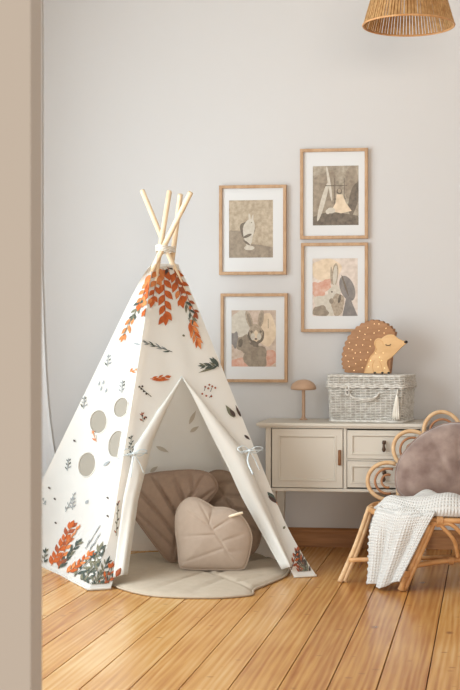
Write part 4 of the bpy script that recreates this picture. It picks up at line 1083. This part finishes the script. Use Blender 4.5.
# hanging part: from the seat over the rim and down to the floor, narrowing to the left
rows = []; NJ, NI = 80, 60
for j in range(NJ + 1):
    t = j / NJ; row = []
    for i in range(NI + 1):
        s = i / NI
        flat_len = .20; R1 = RS + .019; drop = (SHH - .004) * (1 - .10 * max(0, s - .5) * 2) - .006 * math.sin(s * 9)
        tot = flat_len + drop; d = t * tot
        k = max(0, (d - flat_len) / SHH)
        a_l = 208 + 7.5 * min(1, k); ang = a_l + (251 - 16.5 * k ** .8 - a_l) * s
        fold = .011 * math.sin(s * 12 + 1.0) + .005 * math.sin(s * 27 + t * 4)
        if d < flat_len:
            r = R1 - flat_len + d; e = d / flat_len; h = SHH + .016 + .014 * (1 - e) + fold * .4 + .010 * noise.noise(Vector((s * 4, t * 9, 1)))
            if e > .9: h -= .010 * ((e - .9) / .1) ** 2
        else:
            r = R1 + .006 + .085 * k + fold * min(1, k * 3) + .006 * math.sin(k * 5 + s * 3); h = max(SHH + .006 - (d - flat_len), .006)
        a2 = ang
        if i == 0: a2 += .5 * (j % 4 < 2)
        row.append(CP(a2, r, h))
    rows.append(row)
sheet(rows, us=1.5, vs=2.2)
# crumpled part lying across the front of the seat
rows = []
NJ, NI = 46, 80
for j in range(NJ + 1):
    t = j / NJ; row = []
    for i in range(NI + 1):
        s = i / NI; ang = 199 + (352 - 199) * s
        r = (RS + .006) * (1 - .62 * t)
        e = min(1, min(t, 1 - t) * 7) ** .5 * min(1, min(s, 1 - s) * 12) ** .5
        h = SHH + .004 + e * (.048 + .014 * math.sin(s * 17 + t * 6) + .022 * noise.noise(Vector((s * 7, t * 4, 7))) + .018 * max(0, math.sin(t * PI * 2.0 - .6)))
        row.append(CP(ang, r, max(SHH + .003, h)))
    rows.append(row)
sheet(rows, us=4.0, vs=1.4)
o = obj('throw_blanket', tw, M['throw']); tag(o, 'white chunky knit throw draped over the rattan chair seat to floor', 'blanket')
md = o.modifiers.new('thick', 'SOLIDIFY'); md.thickness = .006; md.offset = 1

# ------------------------------------------------------------------ light
w = bpy.data.worlds.new('World'); scene.world = w; w.use_nodes = True
wt = w.node_tree; bg = wt.nodes['Background']; bg.inputs['Strength'].default_value = 0.60
tc = wt.nodes.new('ShaderNodeTexCoord'); sx = wt.nodes.new('ShaderNodeSeparateXYZ'); rp = wt.nodes.new('ShaderNodeValToRGB')
wt.links.new(tc.outputs['Generated'], sx.inputs[0]); mr = wt.nodes.new('ShaderNodeMapRange'); mr.inputs[1].default_value = -1; mr.inputs[2].default_value = 1
wt.links.new(sx.outputs['Z'], mr.inputs[0]); wt.links.new(mr.outputs[0], rp.inputs['Fac']); wt.links.new(rp.outputs['Color'], bg.inputs['Color'])
rp.color_ramp.elements[0].position = .44; rp.color_ramp.elements[0].color = (1.0, .82, .64, 1)      # light coming up off the wooden floors of the rooms behind
rp.color_ramp.elements[1].position = .54; rp.color_ramp.elements[1].color = (1.0, .975, .945, 1)
def area(name, loc, rot, sx, sy, power, col):
    l = bpy.data.lights.new(name, 'AREA'); l.shape = 'RECTANGLE'; l.size = sx; l.size_y = sy; l.energy = power; l.color = col
    o = bpy.data.objects.new(name, l); COL.objects.link(o); o.location = loc; o.rotation_euler = rot; return o
area('window_daylight', (XL - 0.06, (WY0 + WY1) / 2, (WZ0 + WZ1) / 2), (0, -PI / 2, 0), WZ1 - WZ0, WY1 - WY0, 108, (0.80, 0.92, 1.0))

area('added_front_fill', (2.2, -8.0, 1.25), (PI / 2, 0, 0.12), 5.0, 2.1, 390, (1.0, 0.92, 0.83))  # added warm fill lamp far behind the camera; no window is built there

# ------------------------------------------------------------------ camera and view
cam = bpy.data.cameras.new('camera'); co = bpy.data.objects.new('camera', cam); COL.objects.link(co)
cam.sensor_fit = 'VERTICAL'; cam.sensor_height = 36; cam.lens = F / 690 * 36
cam.shift_x = -(CX - 230) / 690; cam.shift_y = (CY - 345) / 690
co.location = EYE; co.rotation_euler = (PI / 2, 0, TH)
cam.clip_start = 0.05; cam.dof.use_dof = True; cam.dof.focus_distance = 5.5; cam.dof.aperture_fstop = 15
scene.camera = co
vs = scene.view_settings; vs.view_transform = 'Standard'; vs.look = 'None'; vs.gamma = 1.0; vs.exposure = 0.27; vs.use_curve_mapping = False
scene.display_settings.display_device = 'sRGB'
